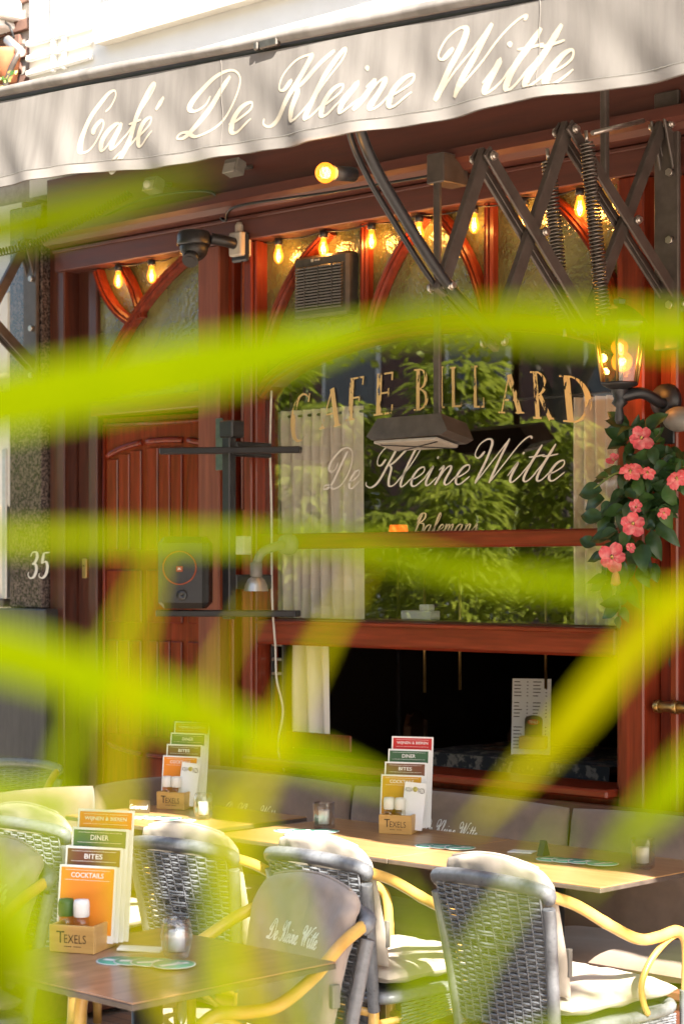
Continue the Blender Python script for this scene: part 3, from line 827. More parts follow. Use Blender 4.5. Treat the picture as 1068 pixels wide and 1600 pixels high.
# front bar with the roll of cloth over it
fb = MB()
n = 90
for i in range(n):
    xa = AX0 + (AX1 - AX0) * i / n; xb = AX0 + (AX1 - AX0) * (i + 1) / n
    for a, b in ((xa, xb),):
        pass
fb.tube([Vector((AX0 + (AX1 - AX0) * i / n, AWY + .012, vtop(AX0 + (AX1 - AX0) * i / n) + .010)) for i in range(n + 1)], .013, 8)
fb.build('front_bar', M['black'], AW)
rl = MB().grid(lambda u, v: Vector((AX0 + (AX1 - AX0) * u, AWY - .004 - .026 * math.sin(math.pi * (.15 + .85 * v)) + .004 * math.sin(u * 90) * v,
                                    vtop(AX0 + (AX1 - AX0) * u) + .018 + .036 * v + .004 * math.sin(u * 47) * v)), 160, 5)
rl.build('cloth_roll', M['awning'], AW)
jo = MB()
for pxa, pxb in ((395, 402), (404, 432)):
    a = onY(pxa, 84, AWY - .03).x; b = onY(pxb, 84, AWY - .03).x
    jo.box(a, b, AWY - .031, AWY - .010, vtop(a) + .004, vtop(a) + .030, .004)
jo.build('bar_joint', M['spring'], AW)
# lettering
vfy = lambda X, Z: vy(X, Z) - .0009
zl = lambda X: vbot_s(X)
def vbot_s(x): return 3.052 - .052 * (x + .04)
fit_script('Café', 129, 255, 235, AWY - .02, .185, vfy, 'lettering', M['cream'], AW, .040, .128, zf=vbot_s, slant=.50)
fit_script('De', 276, 390, 200, AWY - .02, .185, vfy, 'lettering', M['cream'], AW, .040, .128, zf=vbot_s, slant=.50)
fit_script('Kleine', 408, 648, 175, AWY - .02, .185, vfy, 'lettering', M['cream'], AW, .040, .128, zf=vbot_s, slant=.50)
fit_script('Witte', 680, 892, 120, AWY - .02, .185, vfy, 'lettering', M['cream'], AW, .040, .128, zf=vbot_s, slant=.50)

# scissor arms
JT = [(-1.09, 2.96), (-.68, 3.107), (-.15, 3.21)]
JB = [(-1.04, 2.40), (-.58, 2.49), (-.07, 2.61)]
M0 = (-1.285, 2.545)
def bar_mb(p, q, x0, x1, w):
    a = Vector((0, *p)); b = Vector((0, *q)); d = (b - a); L = d.length + w
    c = (a + b) / 2 + Vector(((x0 + x1) / 2, 0, 0))
    ang = math.atan2(d.z, d.y)
    return MB().obox(c, (x1 - x0, L, w), Matrix.Rotation(ang, 3, 'X'), .003)
def scissor(xa, springs):
    wall = MB().box(xa - .05, xa + .05, -.125, -.105, 2.45, 3.33, .004)
    sa = wall.build('scissor_arm', M['steel'], AW)
    w = .046
    inner = [(JT[1], JB[0]), (JT[2], JB[1]), (JT[0], M0)]
    outer = [(JT[0], JB[1]), (JT[1], JB[2])]
    for p, q in inner: bar_mb(p, q, xa - .012, xa + .012, w).build('bar', M['steel'], sa)
    for p, q in outer + [(JT[2], (.0 - .1, 3.06))]:
        for dx in (-.03, .022): bar_mb(p, q, xa + dx, xa + dx + .010, w).build('bar', M['steel'], sa)
        bar_mb((p[0], p[1]), (q[0], q[1]), xa - .017, xa - .013, w * .4).build('bar', M['steel'], sa)
    # curved front arm
    pts = smooth_path([(xa + .03, JB[0][0], JB[0][1]), (xa + .03, M0[0], M0[1]), (xa + .03, -1.50, 2.74), (xa + .03, -1.62, 2.87), (xa + .03, -1.675, 2.97), (xa + .03, -1.69, 3.10), (xa + .03, -1.70, 3.18)], 6)
    MB().tube(pts, .0165, 10).build('front_arm', M['black'], sa)
    MB().tube([p + Vector((-.05, .01, -.005)) for p in pts], .009, 8).build('front_arm', M['black'], sa)
    mids = [(-.835, 2.76), (-.34, 2.86)]
    for y, z in JT + JB + [M0] + mids:
        bo = MB(); bo.tube([(xa - .04, y, z), (xa + .052, y, z)], .010, 8)
        bo.tube([(xa + .034, y, z), (xa + .044, y, z)], .016, 6)
        bo.tube([(xa - .044, y, z), (xa - .036, y, z)], .016, 6)
        bo.build('bolt', M['bolt'], sa)
    for z in (2.60, 2.82, 3.05):
        MB().tube([(xa + .02, -.126, z), (xa + .02, -.140, z)], .014, 6).build('bolt', M['bolt'], sa)
    if springs:
        for (x, y0, z0, y1, z1) in ((xa + .07, -.66, 3.06, -.575, 2.52), (xa - .07, -.68, 3.02, -.60, 2.50)):
            a = Vector((x, y0, z0)); b = Vector((x, y1, z1)); ax = (b - a).normalized()
            e1 = Vector((1, 0, 0)); e2 = ax.cross(e1); turns = 46; N_ = turns * 10
            path = [a + (b - a) * (i / N_) + (e1 * math.cos(2 * math.pi * i / 10) + e2 * math.sin(2 * math.pi * i / 10)) * .021 for i in range(N_ + 1)]
            MB().tube(path, .0042, 5).build('spring', M['spring'], sa)
            MB().tube([a - ax * .04, a], .006, 6).tube([b, b + ax * .04], .006, 6).build('spring_hook', M['bolt'], sa)
        MB().tube([(xa + .06, -.62, 3.10), (xa + .06, -.34, 3.185)], .008, 8).build('tie_rod', M['bolt'], sa)
        MB().box(xa - .075, xa - .05, -.40, -.375, 3.0, 3.62, .004).build('hanger', M['steel'], sa)
    return sa
scissor(1.50, True)
scissor(-2.05, False)

# globe bulb clipped to the front arm
def point_light(name, loc, power, parent, r=.012, color=(1.0, .55, .2)):
    l = bpy.data.lights.new(name, 'POINT'); l.energy = power; l.shadow_soft_size = r; l.color = color
    o = bpy.data.objects.new(name, l); COL.objects.link(o); o.parent = parent
    o.matrix_parent_inverse = WM[parent.name].inverted(); o.location = loc
    return o
gp = onX(508, 270, 1.50)
GB = empty('globe_bulb', gp); tag(GB, 'single round amber bulb clipped to the curved front arm of the awning', 'light bulb')
MB().tube([gp + Vector((.0, .03, .004)), gp + Vector((0, .115, .012))], .021, 12).build('socket', M['black'], GB)
gbulb = MB().sphere(gp, .029, 16, 10).build('bulb', M['bulbglass'], GB)
MB().tube([gp + Vector((0, -.008 + .008 * i, .009 * (-1) ** i)) for i in range(4)], .0022, 5).build('filament', M['filament'], gbulb)
point_light('bulb_glow', gp, .4, GB, .02)

# ================================================================ fittings on the front
# little bulbs screwed under the lintel
def bulb_row(label, pix, y):
    P = [onY(px, py, y) for px, py in pix]
    zt = 3.073
    S = empty('bulb_string', (P[0].x, y, zt)); tag(S, label, 'string lights')
    cab = MB()
    pts = [Vector((P[0].x - .12, y + .03, zt - .004))]
    for p in P: pts += [Vector((p.x, y, zt - .006))]
    pts.append(Vector((P[-1].x + .1, y + .03, zt - .004)))
    q = []
    for a, b in zip(pts[:-1], pts[1:]):
        for i in range(6): 
            t = i / 6; q.append(a.lerp(b, t) - Vector((0, 0, .012 * math.sin(math.pi * t))))
    q.append(pts[-1])
    cab.tube(q, .003, 6).build('cable', M['black'], S)
    for p in P:
        x = p.x
        sk = MB().lathe([(.004, 0), (.017, -.002), (.018, -.028), (.0, -.03)], (x, y, zt - .004), 12).build('socket', M['blacksat'], S)
        bl = MB().lathe([(.011, 0), (.012, -.012), (.019, -.034), (.021, -.048), (.017, -.064), (.008, -.075), (.0005, -.078)], (x, y, zt - .033), 14).build('bulb', M['bulbglass'], S)
        fl = MB().tube([(x - .005, y, zt - .05), (x - .004, y, zt - .085), (x, y, zt - .09), (x + .004, y, zt - .085), (x + .005, y, zt - .05)], .0022, 5)
        fl.build('filament', M['filament'], bl)
        point_light('bulb_glow', (x, y, zt - .075), .28, S, .012)
    return S
bulb_row('pair of lit filament bulbs under the lintel above the door light', [(185, 390), (237, 383)], -.045)
bulb_row('row of lit filament bulbs under the lintel above the arched window', [(435, 357), (505, 343), (580, 340), (654, 322), (740, 310), (818, 300), (905, 290)], -.045)

# dome camera on its bracket
c = onY(303, 380, -.26)
CC = empty('security_camera', c); tag(CC, 'black dome security camera on a wall bracket above the door', 'camera')
MB().lathe([(.001, .054), (.047, .053), (.063, .047), (.070, .032), (.071, -.004), (.067, -.011), (.063, -.011)], c, 28).build('housing', M['blacksat'], CC)
MB().sphere(c + Vector((0, 0, -.018)), .060, 22, 14).build('dome', M['black'], CC)
ls = c + Vector((.012, -.022, -.055))
MB().tube([ls, ls + Vector((.016, -.024, -.026))], .034, 18).tube([ls, ls + Vector((.0175, -.026, -.028))], .022, 18).build('lens', M['blacksat'], CC)
MB().tube(smooth_path([c + Vector((.05, .05, .02)), c + Vector((.085, .10, .01)), c + Vector((.10, .16, .0))], 6), .024, 12).build('bracket', M['blacksat'], CC)
MB().box(c.x + .05, c.x + .15, c.y + .16, -.079, c.z - .07, c.z + .05, .008).build('mount_plate', M['blacksat'], CC)

# junction box and drop cable
c = onY(373, 382, -.10)
J = empty('junction_box', c); tag(J, 'small beige junction box with conduit beside the camera', 'junction box')
MB().box(c.x - .038, c.x + .038, -.125, -.06, c.z - .05, c.z + .05, .006).build('box', M['beige_plastic'], J)
MB().lathe([(.018, 0), (.018, .03), (.010, .045), (.0, .045)], (c.x - .005, -.092, c.z + .05), 12).build('gland', M['beige_plastic'], J)
MB().tube([(c.x + .01, -.088, c.z - .05), (c.x + .012, -.088, 1.95)], .0065, 8).build('conduit', M['fascia'], J)

# floodlights under the awning
for (px, py, sgn, lab) in ((240, 290, 1, 'grey floodlight on the fascia half hidden by blurred leaf'), (366, 262, 0, 'grey floodlight on the fascia just under the valance')):
    c = onY(px, py, -.20)
    fl = empty('floodlight', c); tag(fl, lab, 'floodlight', 'floodlights under the awning')
    MB().obox(c, (.085, .055, .062), rotx(R(-18)), .006).build('housing', M['grey_plastic'], fl)
    MB().obox(c + Vector((0, -.03, -.004)), (.066, .006, .044), rotx(R(-18)), .002).build('glass', M['alu'], fl)
    if sgn: MB().sphere(c + Vector((.0, -.035, .0)), .018, 12, 8).build('lamp', M['diffuser'], fl)
    MB().tube([c + Vector((0, .02, -.0)), c + Vector((0, .11, .02))], .009, 8).build('bracket', M['grey_plastic'], fl)

# cables on the fascia
tag(MB().tube(smooth_path([onY(132, 352, -.13), onY(205, 318, -.15), onY(260, 303, -.19), onY(330, 300, -.185), onY(340, 330, -.11), onY(352, 345, -.1), onY(372, 322, -.185), onY(520, 300, -.185), onY(690, 272, -.185)], 8), .006, 6)
    .build('cable', M['black']), 'thin black cable looped along the cornice above the door', 'cable')
path = []
pts = resample(smooth_path([onY(-40, 402, -.62), onY(40, 384, -.5), (onY(110, 352, -.35)), onY(175, 318, -.22), onY(205, 302, -.16)], 12), .0016)
for i, p in enumerate(pts):
    t = (pts[min(i + 1, len(pts) - 1)] - pts[max(i - 1, 0)]).normalized(); e1 = Vector((0, 0, 1)); e1 = (e1 - t * e1.dot(t)).normalized(); e2 = t.cross(e1)
    a = 2 * math.pi * i / 9
    path.append(p + (e1 * math.cos(a) + e2 * math.sin(a)) * .016)
tag(MB().tube(path, .0035, 5).build('coiled_cable', M['black']), 'black coiled cable stretched from the left scissor arm to the fascia', 'cable')

# extractor grille in the transom
a = onY(459, 395, -.045); b = onY(544, 500, -.045)
V = empty('air_vent', ((a.x + b.x) / 2, -.02, b.z)); tag(V, 'dark louvred extractor grille set in the figured glass', 'vent')
zx0, zx1 = onY(459, 500, -.045).z, onY(502, 397, -.045).z
MB().box(a.x, b.x, -.05, .05, zx0, zx1, .012).build('housing', M['vent_dark'], V)
nsl = 15
for i in range(nsl):
    z = zx0 + .035 + (zx1 - zx0 - .085) * i / (nsl - 1)
    MB().obox(((a.x + b.x) / 2, -.056, z), (b.x - a.x - .05, .014, .007), rotx(R(30)), 0).build('slat', M['vent_dark'], V)
for k in range(1, 4): MB().box(a.x + (b.x - a.x) * k / 4 - .002, a.x + (b.x - a.x) * k / 4 + .002, -.0635, -.0515, zx0 + .03, zx1 - .045).build('rib', M['vent_dark'], V)
MB().box(a.x * .64 + b.x * .36 - .006, a.x * .64 + b.x * .36 + .006, -.0525, -.0505, zx1 - .028, zx1 - .016).box(a.x * .55 + b.x * .45 - .014, a.x * .55 + b.x * .45 + .014, -.0522, -.0505, zx1 - .025, zx1 - .019).build('emblem', M['beige_plastic'], V)

# hanging lamp in front of the window
yl = -.23
c = onY(655, 672, yl)
HL = empty('hanging_lamp', c); tag(HL, 'dark outdoor lamp hood hanging on a flat rod before the window', 'lamp')
rx = onY(683, 400, yl).x
MB().box(rx - .016, rx + .016, yl - .008, yl + .008, c.z + .04, 3.17, .003).build('rod', M['steel'], HL)
MB().box(rx - .045, rx + .04, yl - .012, -.10, 3.13, 3.24, .004).build('mount_plate', M['steel'], HL)
x0 = onY(596, 680, yl).x; x1 = onY(722, 680, yl).x
lt = R(-11); lo = Vector((rx, yl, c.z + .03))
def LT(x, y, z): return lo + rotx(lt) @ (Vector((x, y, z)) - lo)
pr = [(x0, c.z - .035), (x0 + .045, c.z + .032), (x1 - .045, c.z + .036), (x1, c.z - .03), (x1 - .03, c.z - .045), (x0 + .03, c.z - .05)]
MB().prism(pr, lambda p, q, t: LT(p, t, q), yl - .075, yl + .075).build('hood', M['steel'], HL)
MB().obox(LT((x0 + x1) / 2 - .01, yl - .005, c.z - .056), (x1 - x0 - .09, .125, .012), rotx(lt), .002).build('diffuser', M['lamp_panel'], HL)
gz = c.z - .066
MB().tube([LT(x0 + .06, yl - .055, gz), LT(x1 - .06, yl + .05, gz)], .002, 4).tube([LT(x1 - .06, yl - .055, gz), LT(x0 + .06, yl + .05, gz)], .002, 4).build('guard_wire', M['black'], HL)

# black wall frame with two bars, and the speaker standing on it
fy = -.30
pc = onY(358, 700, fy)
FR = empty('bar_frame', (pc.x, fy, 1.5)); tag(FR, 'black steel upright with two long cross bars beside the door', 'frame')
MB().box(pc.x - .022, pc.x + .022, fy - .02, fy + .02, 1.50, onY(358, 662, fy).z, .004).build('upright', M['black'], FR)
zt = onY(358, 665, fy).z
MB().box(pc.x - .03, pc.x + .05, fy - .03, fy + .04, zt - .05, zt + .02, .006).build('head_block', M['black'], FR)
MB().box(pc.x - .02, pc.x + .02, fy + .021, -.079, 1.62, 1.68, .004).build('wall_arm', M['black'], FR)
MB().box(pc.x - .02, pc.x + .02, fy + .021, -.079, 2.16, 2.22, .004).build('wall_arm', M['black'], FR)
for (pa, pb, dp) in (((251, 699), (470, 704), 0), ((248, 955), (466, 957), 1)):
    a = onY(pa[0], pa[1], fy - .16); b = onY(pb[0], pb[1], fy + .16)
    d = b - a; ang = math.atan2(d.y, d.x)
    MB().obox((a + b) / 2 + Vector((0, 0, -.006)), (d.length, .10 if dp else .05, .026), rotz(ang), .004).build('cross_bar', M['black'], FR)
sp_top = onY(286, 953, fy - .10)
SPZ = onY(357, 956, fy).z + .0085
ang = R(40)
c = Vector((onY(290, 950, fy - .11).x, fy - .11, SPZ))
SP = empty('speaker', c); tag(SP, 'black portable loudspeaker with orange ring on the lower bar', 'loudspeaker')
rm = rotz(ang)
def sbox(x, y, z, sx, sy, sz, ch): return MB().obox(c + rm @ Vector((x, y, z)), (sx, sy, sz), rm, ch)
sbox(0, 0, .15, .205, .17, .29, .025).build('body', M['blacksat'], SP)
sbox(0, -.088, .15, .17, .012, .25, .005).build('grille', M['black'], SP)
def disc(x, z, r0, r1, y, nm, m, par):
    pts = []
    mb = MB().lathe([(r0, 0), (r0, .006), (r1, .006), (r1, 0)], c + rm @ Vector((x, y, z)), 28, rm @ rotx(R(90)))
    return mb.build(nm, M[m], par)
disc(-.01, .17, .064, .069, -.094, 'ring', 'ring', SP)
disc(.0, .06, .001, .022, -.094, 'tweeter', 'blacksat', SP)
q = c + rm @ Vector((-.01, -.099, .165))
bdg = MB().obox(q, (.026, .004, .022), rm, 0).build('badge', M['ring'], SP)
lm = MB(); put_text(lm, 'JBL', q, rm @ Vector((1, 0, 0)), (0, 0, 1), .010, rm @ Vector((0, -1, 0)), off=.003, bold=.02); lm.build('lettering', M['paper'], bdg)

# wall spot with bell shade, small white box, white cable
c = onY(400, 912, -.24)
WS = empty('wall_spot', c); tag(WS, 'small wall spot with silver bell shade left of the window', 'lamp')
MB().lathe([(.050, -.03), (.049, -.028), (.044, -.005), (.034, .016), (.018, .03), (.0, .032)], c, 22).build('shade', M['alu'], WS)
MB().lathe([(.022, .028), (.024, .032), (.024, .085), (.0, .088)], c, 16).build('lamp_holder', M['grey_plastic'], WS)
MB().tube(smooth_path([c + Vector((0, 0, .08)), c + Vector((.01, .03, .13)), c + Vector((.02, .13, .16))], 6), .018, 10).build('arm', M['grey_plastic'], WS)
MB().lathe([(.0, 0), (.042, 0), (.045, .02), (.038, .045), (.0, .05)], c + Vector((.02, .18, .16)), 18, rotx(R(90))).build('rose', M['grey_plastic'], WS)
c = onY(376, 852, -.12)
tag(MB().box(c.x - .028, c.x + .028, -.13, -.082, c.z - .038, c.z + .038, .005).build('wall_box', M['cable_w']), 'white square sensor box on the post above the bell shaded spot', 'wall box')
c = onY(133, 888, -.072)
tag(MB().box(c.x - .016, c.x + .016, -.078, -.0605, c.z - .045, c.z + .045, .003).build('doorbell', M['brass']), 'narrow brass doorbell plate on the dark jamb by the house number', 'doorbell')
tag(MB().tube(smooth_path([onY(424, 610, -.055), onY(422, 700, -.057), onY(424, 800, -.063), onY(425, 930, -.064), onY(430, 1010, -.064), onY(432, 1060, -.07), onY(442, 1110, -.07), onY(434, 1165, -.07), onY(444, 1205, -.07)], 8), .0045, 6)
    .build('cable', M['cable_w']), 'white cable hanging down the left edge of the window', 'cable')
# metal clip rack at window edge
c = onY(434, 1030, .03)
RK = empty('wire_rack', c); tag(RK, 'small dark metal rack just inside the open lower window', 'rack')
for dz in (-.06, 0, .06): MB().box(c.x - .03, c.x + .035, .02, .04, c.z + dz - .006, c.z + dz + .006, .002).build('shelf', M['alu'], RK)
for dx in (-.03, .035): MB().box(c.x + dx - .005, c.x + dx + .005, .02, .04, .97, c.z + .09, .002).build('upright', M['black'], RK)

# lantern
c = onY(967, 600, -.26)
LN = empty('wall_lantern', c); tag(LN, 'black wall lantern with two lit amber globe bulbs right of the window', 'lantern')
n6 = 6; zb, zt2 = c.z + .005, c.z + .27; rb_, rt_ = .064, .100
MB().lathe([(.0, -.02), (.03, -.02), (.066, -.004), (.070, .004), (.0, .006)], c, 6).build('base', M['black'], LN)
for k in range(n6):
    a0 = 2 * math.pi * k / n6; a1 = 2 * math.pi * (k + 1) / n6
    p = [c + Vector((rb_ * math.cos(a0), rb_ * math.sin(a0), .006)), c + Vector((rb_ * math.cos(a1), rb_ * math.sin(a1), .006)),
         c + Vector((rt_ * math.cos(a1), rt_ * math.sin(a1), .205)), c + Vector((rt_ * math.cos(a0), rt_ * math.sin(a0), .205))]
    ce = sum(p, Vector()) / 4; q = [c_ + (Vector((c.x, c.y, c_.z)) - c_).normalized() * .003 for c_ in p]
    MB().add(p + q, [(0, 1, 2, 3), (7, 6, 5, 4), (0, 4, 5, 1), (1, 5, 6, 2), (2, 6, 7, 3), (3, 7, 4, 0)]).build('pane', M['clearpane'], LN)
    MB().tube([p[0], p[3]], .005, 6).build('glazing_bar', M['brass'], LN)
MB().lathe([(.108, .203), (.106, .212), (.06, .25), (.02, .27), (.024, .285), (.0, .295)], c, 6, smooth=False).build('roof', M['black'], LN)
MB().lathe([(.03, -.02), (.02, -.05), (.028, -.065), (.012, -.08), (.017, -.12), (.011, -.135), (.0, -.138)], c, 14).build('finial', M['black'], LN)
for k, (dx, dz) in enumerate(((.01, .075), (.0, .125))):
    p = c + Vector((dx, 0, dz))
    bl = MB().sphere(p, .036 if k == 0 else .029, 18, 12).build('bulb', M['bulbglass'], LN)
    MB().tube([p + Vector((-.012 + .008 * i, 0, .006 * (-1) ** i)) for i in range(4)], .0028, 5).build('filament', M['filament'], bl)
    point_light('bulb_glow', p, .6, LN, .015)
MB().tube([c + Vector((0, 0, 0)), c + Vector((0, 0, .06))], .012, 8).build('lamp_stem', M['black'], LN)
MB().tube(smooth_path([c + Vector((.0, .0, -.045)), c + Vector((.05, .06, -.03)), c + Vector((.07, .14, -.06)), c + Vector((.06, .19, -.05))], 6), .020, 10).build('bracket', M['black'], LN)
MB().lathe([(.0, 0), (.06, 0), (.058, .02), (.03, .035), (.0, .04)], c + Vector((.065, .187, -.05)), 18, rotx(R(90))).build('wall_rose', M['black'], LN)
MB().box(c.x + .04, c.x + .10, -.085, -.0755, c.z - .20, c.z - .08, .004).build('back_plate', M['black'], LN)
# grey dome at right edge
c = onY(1060, 655, -.12)
DS = empty('wall_dome', c); tag(DS, 'grey metal dome wall light at the right edge above the flowers', 'lamp')
MB().sphere(c, .058, 20, 10, (1, .9, .75)).build('shade', M['grey_plastic'], DS)
MB().tube([c + Vector((.02, 0, 0)), c + Vector((.03, .15, 0))], .018, 10).build('arm', M['steel'], DS)

# things on the neighbour's storey, upper left corner
c = onY(8, 30, -.05)
LB = empty('lamp_bracket', onY(20, 70, -.02)); tag(LB, 'black lamp arm clamped to the brick corner at upper left', 'lamp arm')
MB().tube(smooth_path([onY(5, 150, -.12), onY(14, 115, -.12), onY(28, 85, -.1), onY(36, 72, -.03)], 6), .014, 8).build('arm', M['steel'], LB)
MB().tube([onY(12, 62, -.09), onY(34, 82, -.09)], .022, 10).build('clamp', M['alu'], LB)
MB().tube(smooth_path([onY(0, 28, -.02), onY(16, 42, -.06), onY(22, 60, -.05)], 6), .006, 6).build('cable', M['black'], LB)
c = onY(-4, 22, -.0)
tag(MB().box(c.x - .30, c.x + .17, -.16, .028, c.z - .06, c.z + .035, .01).box(c.x - .30, c.x + .13, -.13, .027, c.z - .10, c.z - .062, .01).build('stone_ledge', M['white']), 'pale stone window ledge on the brick storey at upper left', 'ledge')
PT = empty('flower_pot', onY(6, 148, -.2)); tag(PT, 'terracotta pot of yellow blossom high at the upper left corner', 'flower pot')
c = onY(10, 96, -.10)
MB().lathe([(.0, -.10), (.05, -.10), (.07, .03), (.075, .05), (.06, .05), (.0, .04)], c, 18).build('pot', M['terracotta'], PT)
MB().box(c.x - .4, c.x + .06, -.26, .01, onY(8, 152, -.1).z - .10, onY(8, 152, -.1).z - .075, .004).build('shelf', M['plinth'], PT)
rng = random.Random(9)
for i in range(46):
    p = onY(rng.uniform(-22, 24), rng.uniform(108, 152), -.18 + rng.uniform(-.05, .04))
    d = Vector((rng.uniform(-1, 1), rng.uniform(-1, .2), rng.uniform(-.3, 1))).normalized(); e = d.orthogonal().normalized(); f_ = d.cross(e); s_ = rng.uniform(.014, .026)
    MB().add([p, p + (e + f_) * s_ * .5, p + e * s_ * 1.2, p + (e - f_) * s_ * .5], [(0, 1, 2, 3)]).build('petal' if i % 3 else 'leaf', M['blossom'] if i % 3 else M['leaf_md'], PT)

# ================================================================ TERRACE FURNITURE
def pad(mb, mapf, nu=22, nv=22, t=.03, wr=.004, seed=0.0, p=7):
    """soft stuffed pad; mapf(u,v) -> (point, normal), u,v in -1..1"""
    def sh(u, v, sg):
        a = max(0, (1 - abs(u) ** p)) * max(0, (1 - abs(v) ** p))
        P, n_ = mapf(u, v)
        w = wr * (pnoise(Vector((u * 2.3 + seed, v * 2.3, seed))) + .6 * pnoise(Vector((u * 6 + seed, v * 6, seed + 3)))) * min(1, a * 2)
        return P + n_ * (sg * t * (a ** .5) + w)
    f = lambda s_: (s_ * 2 - 1)
    e = lambda s_: math.copysign(1 - (1 - abs(f(s_))) ** 1.6, f(s_))     # more rows near the rim
    mb.grid(lambda a, b: sh(e(a), e(b), 1), nu, nv); mb.grid(lambda a, b: sh(e(a), e(b), -1), nu, nv, flip=True)
    mb.sh = sh
    return mb

# ------------------------------------------------ bench along the front with a wing at the left
BN = empty('bench', (1.2, -.35, 0)); tag(BN, 'long built-in wooden bench under the window with a short wing at its left', 'bench')
MB().box(-.93, 3.6, -.60, -.10, .02, .36, .006).build('base_panel', M['deck_red'], BN)
MB().box(-.95, 3.6, -.62, -.09, .362, .395, .006).build('seat_board', M['deck_red'], BN)
MB().box(-.93, 3.6, -.092, -.065, .395, .87, .006).build('back_board', M['deck_red'], BN)
MB().box(-1.0, -.975, -1.35, -.105, .02, .80, .006).build('back_board', M['deck_red'], BN)
MB().box(-.973, -.50, -1.35, -.622, .02, .36, .006).build('base_panel', M['deck_red'], BN)
bx = [onY(p, 1250, -.14).x for p in (348, 556, 896)]
BX = [-.90, bx[1], bx[2], bx[2] + .82, bx[2] + 1.64]
names = ['taupe bench back cushion in the corner by the door', 'long taupe bench back cushion below the open window, script embroidered',
         'taupe bench back cushion right of the embroidered one', 'taupe bench back cushion at the far right edge']
labels_b = ['corner back cushion of the bench, script embroidered, behind the left table', 'middle back cushion of the bench, script embroidered, behind the red menu card',
            'right back cushion of the bench below the window post', 'outermost right back cushion of the bench']
for k in range(3):
    x0, x1 = BX[k] + .008, BX[k + 1] - .008
    def mp_(u, v, x0=x0, x1=x1, k=k):
        x = (x0 + x1) / 2 + u * (x1 - x0) / 2; z = .635 + v * .235 - .012 * u * u * max(0, v)
        return Vector((x, -.155 - .03 * (v - 1) * -1 - .0, z)), Vector((0, -1, .12)).normalized()
    pd = pad(MB(), mp_, 60, 24, .045, .010, k * 7.1); cu = pd.build('back_cushion', M['taupe'])
    tag(cu, labels_b[k], 'cushion', 'bench back cushions')
    x2 = x1
    def mp2(u, v, x0=x0, x1=x1):
        return Vector(((x0 + x1) / 2 + u * (x1 - x0) / 2, -.40 + v * .21, .435)), Vector((0, 0, 1))
    cs = pad(MB(), mp2, 36, 14, .038, .004, 3 + k * 5.3).build('seat_cushion', M['taupe'])
    tag(cs, ['corner seat cushion of the bench under the left table', 'middle seat cushion of the bench under the long tables', 'right seat cushion of the bench by the clear square candle glass'][k], 'cushion', 'bench seat cushions')
    if k < 2:
        pa, pb = ((355, 438), (664, 748))[k]
        py_ = (1273, 1301)[k]
        S = script_strokes('De Kleine Witte', .42); a, b_ = bounds(S)
        A = onY(pa, py_, -.205); Bq = onY(pb, py_, -.205); sx = (Bq.x - A.x) / (b_ - a)
        hh = .058; zz = A.z
        S = [[Vector(((p.x - a) * sx / hh, p.y, 0)) for p in s_] for s_ in S]
        def eb(u, v, kk):
            x = A.x + u * hh; z = zz + v * hh
            q = pd.sh((x - (x0 + x1) / 2) / ((x1 - x0) / 2), (z - .635 - .006) / .235, 1)
            return q + Vector((0, -.0022 - kk * .3, 0))
        emb = ribbon_mesh(S, eb, .05, .085).build('embroidery', M['thread'], cu)
for k, (ya, yb_) in enumerate(((-.16, -.66), (-.67, -1.33))):
    def mp3(u, v, ya=ya, yb_=yb_):
        return Vector((-.905, (ya + yb_) / 2 + u * (yb_ - ya) / 2, .60 + v * .235 - .012 * u * u * max(0, v))), Vector((1, 0, .1)).normalized()
    tag(pad(MB(), mp3, 30, 20, .05, .006, 11 + k * 3).build('back_cushion', M['taupe']), ['taupe cushion of the bench wing nearest the corner', 'taupe cushion of the bench wing at the left edge'][k], 'cushion', 'bench back cushions')

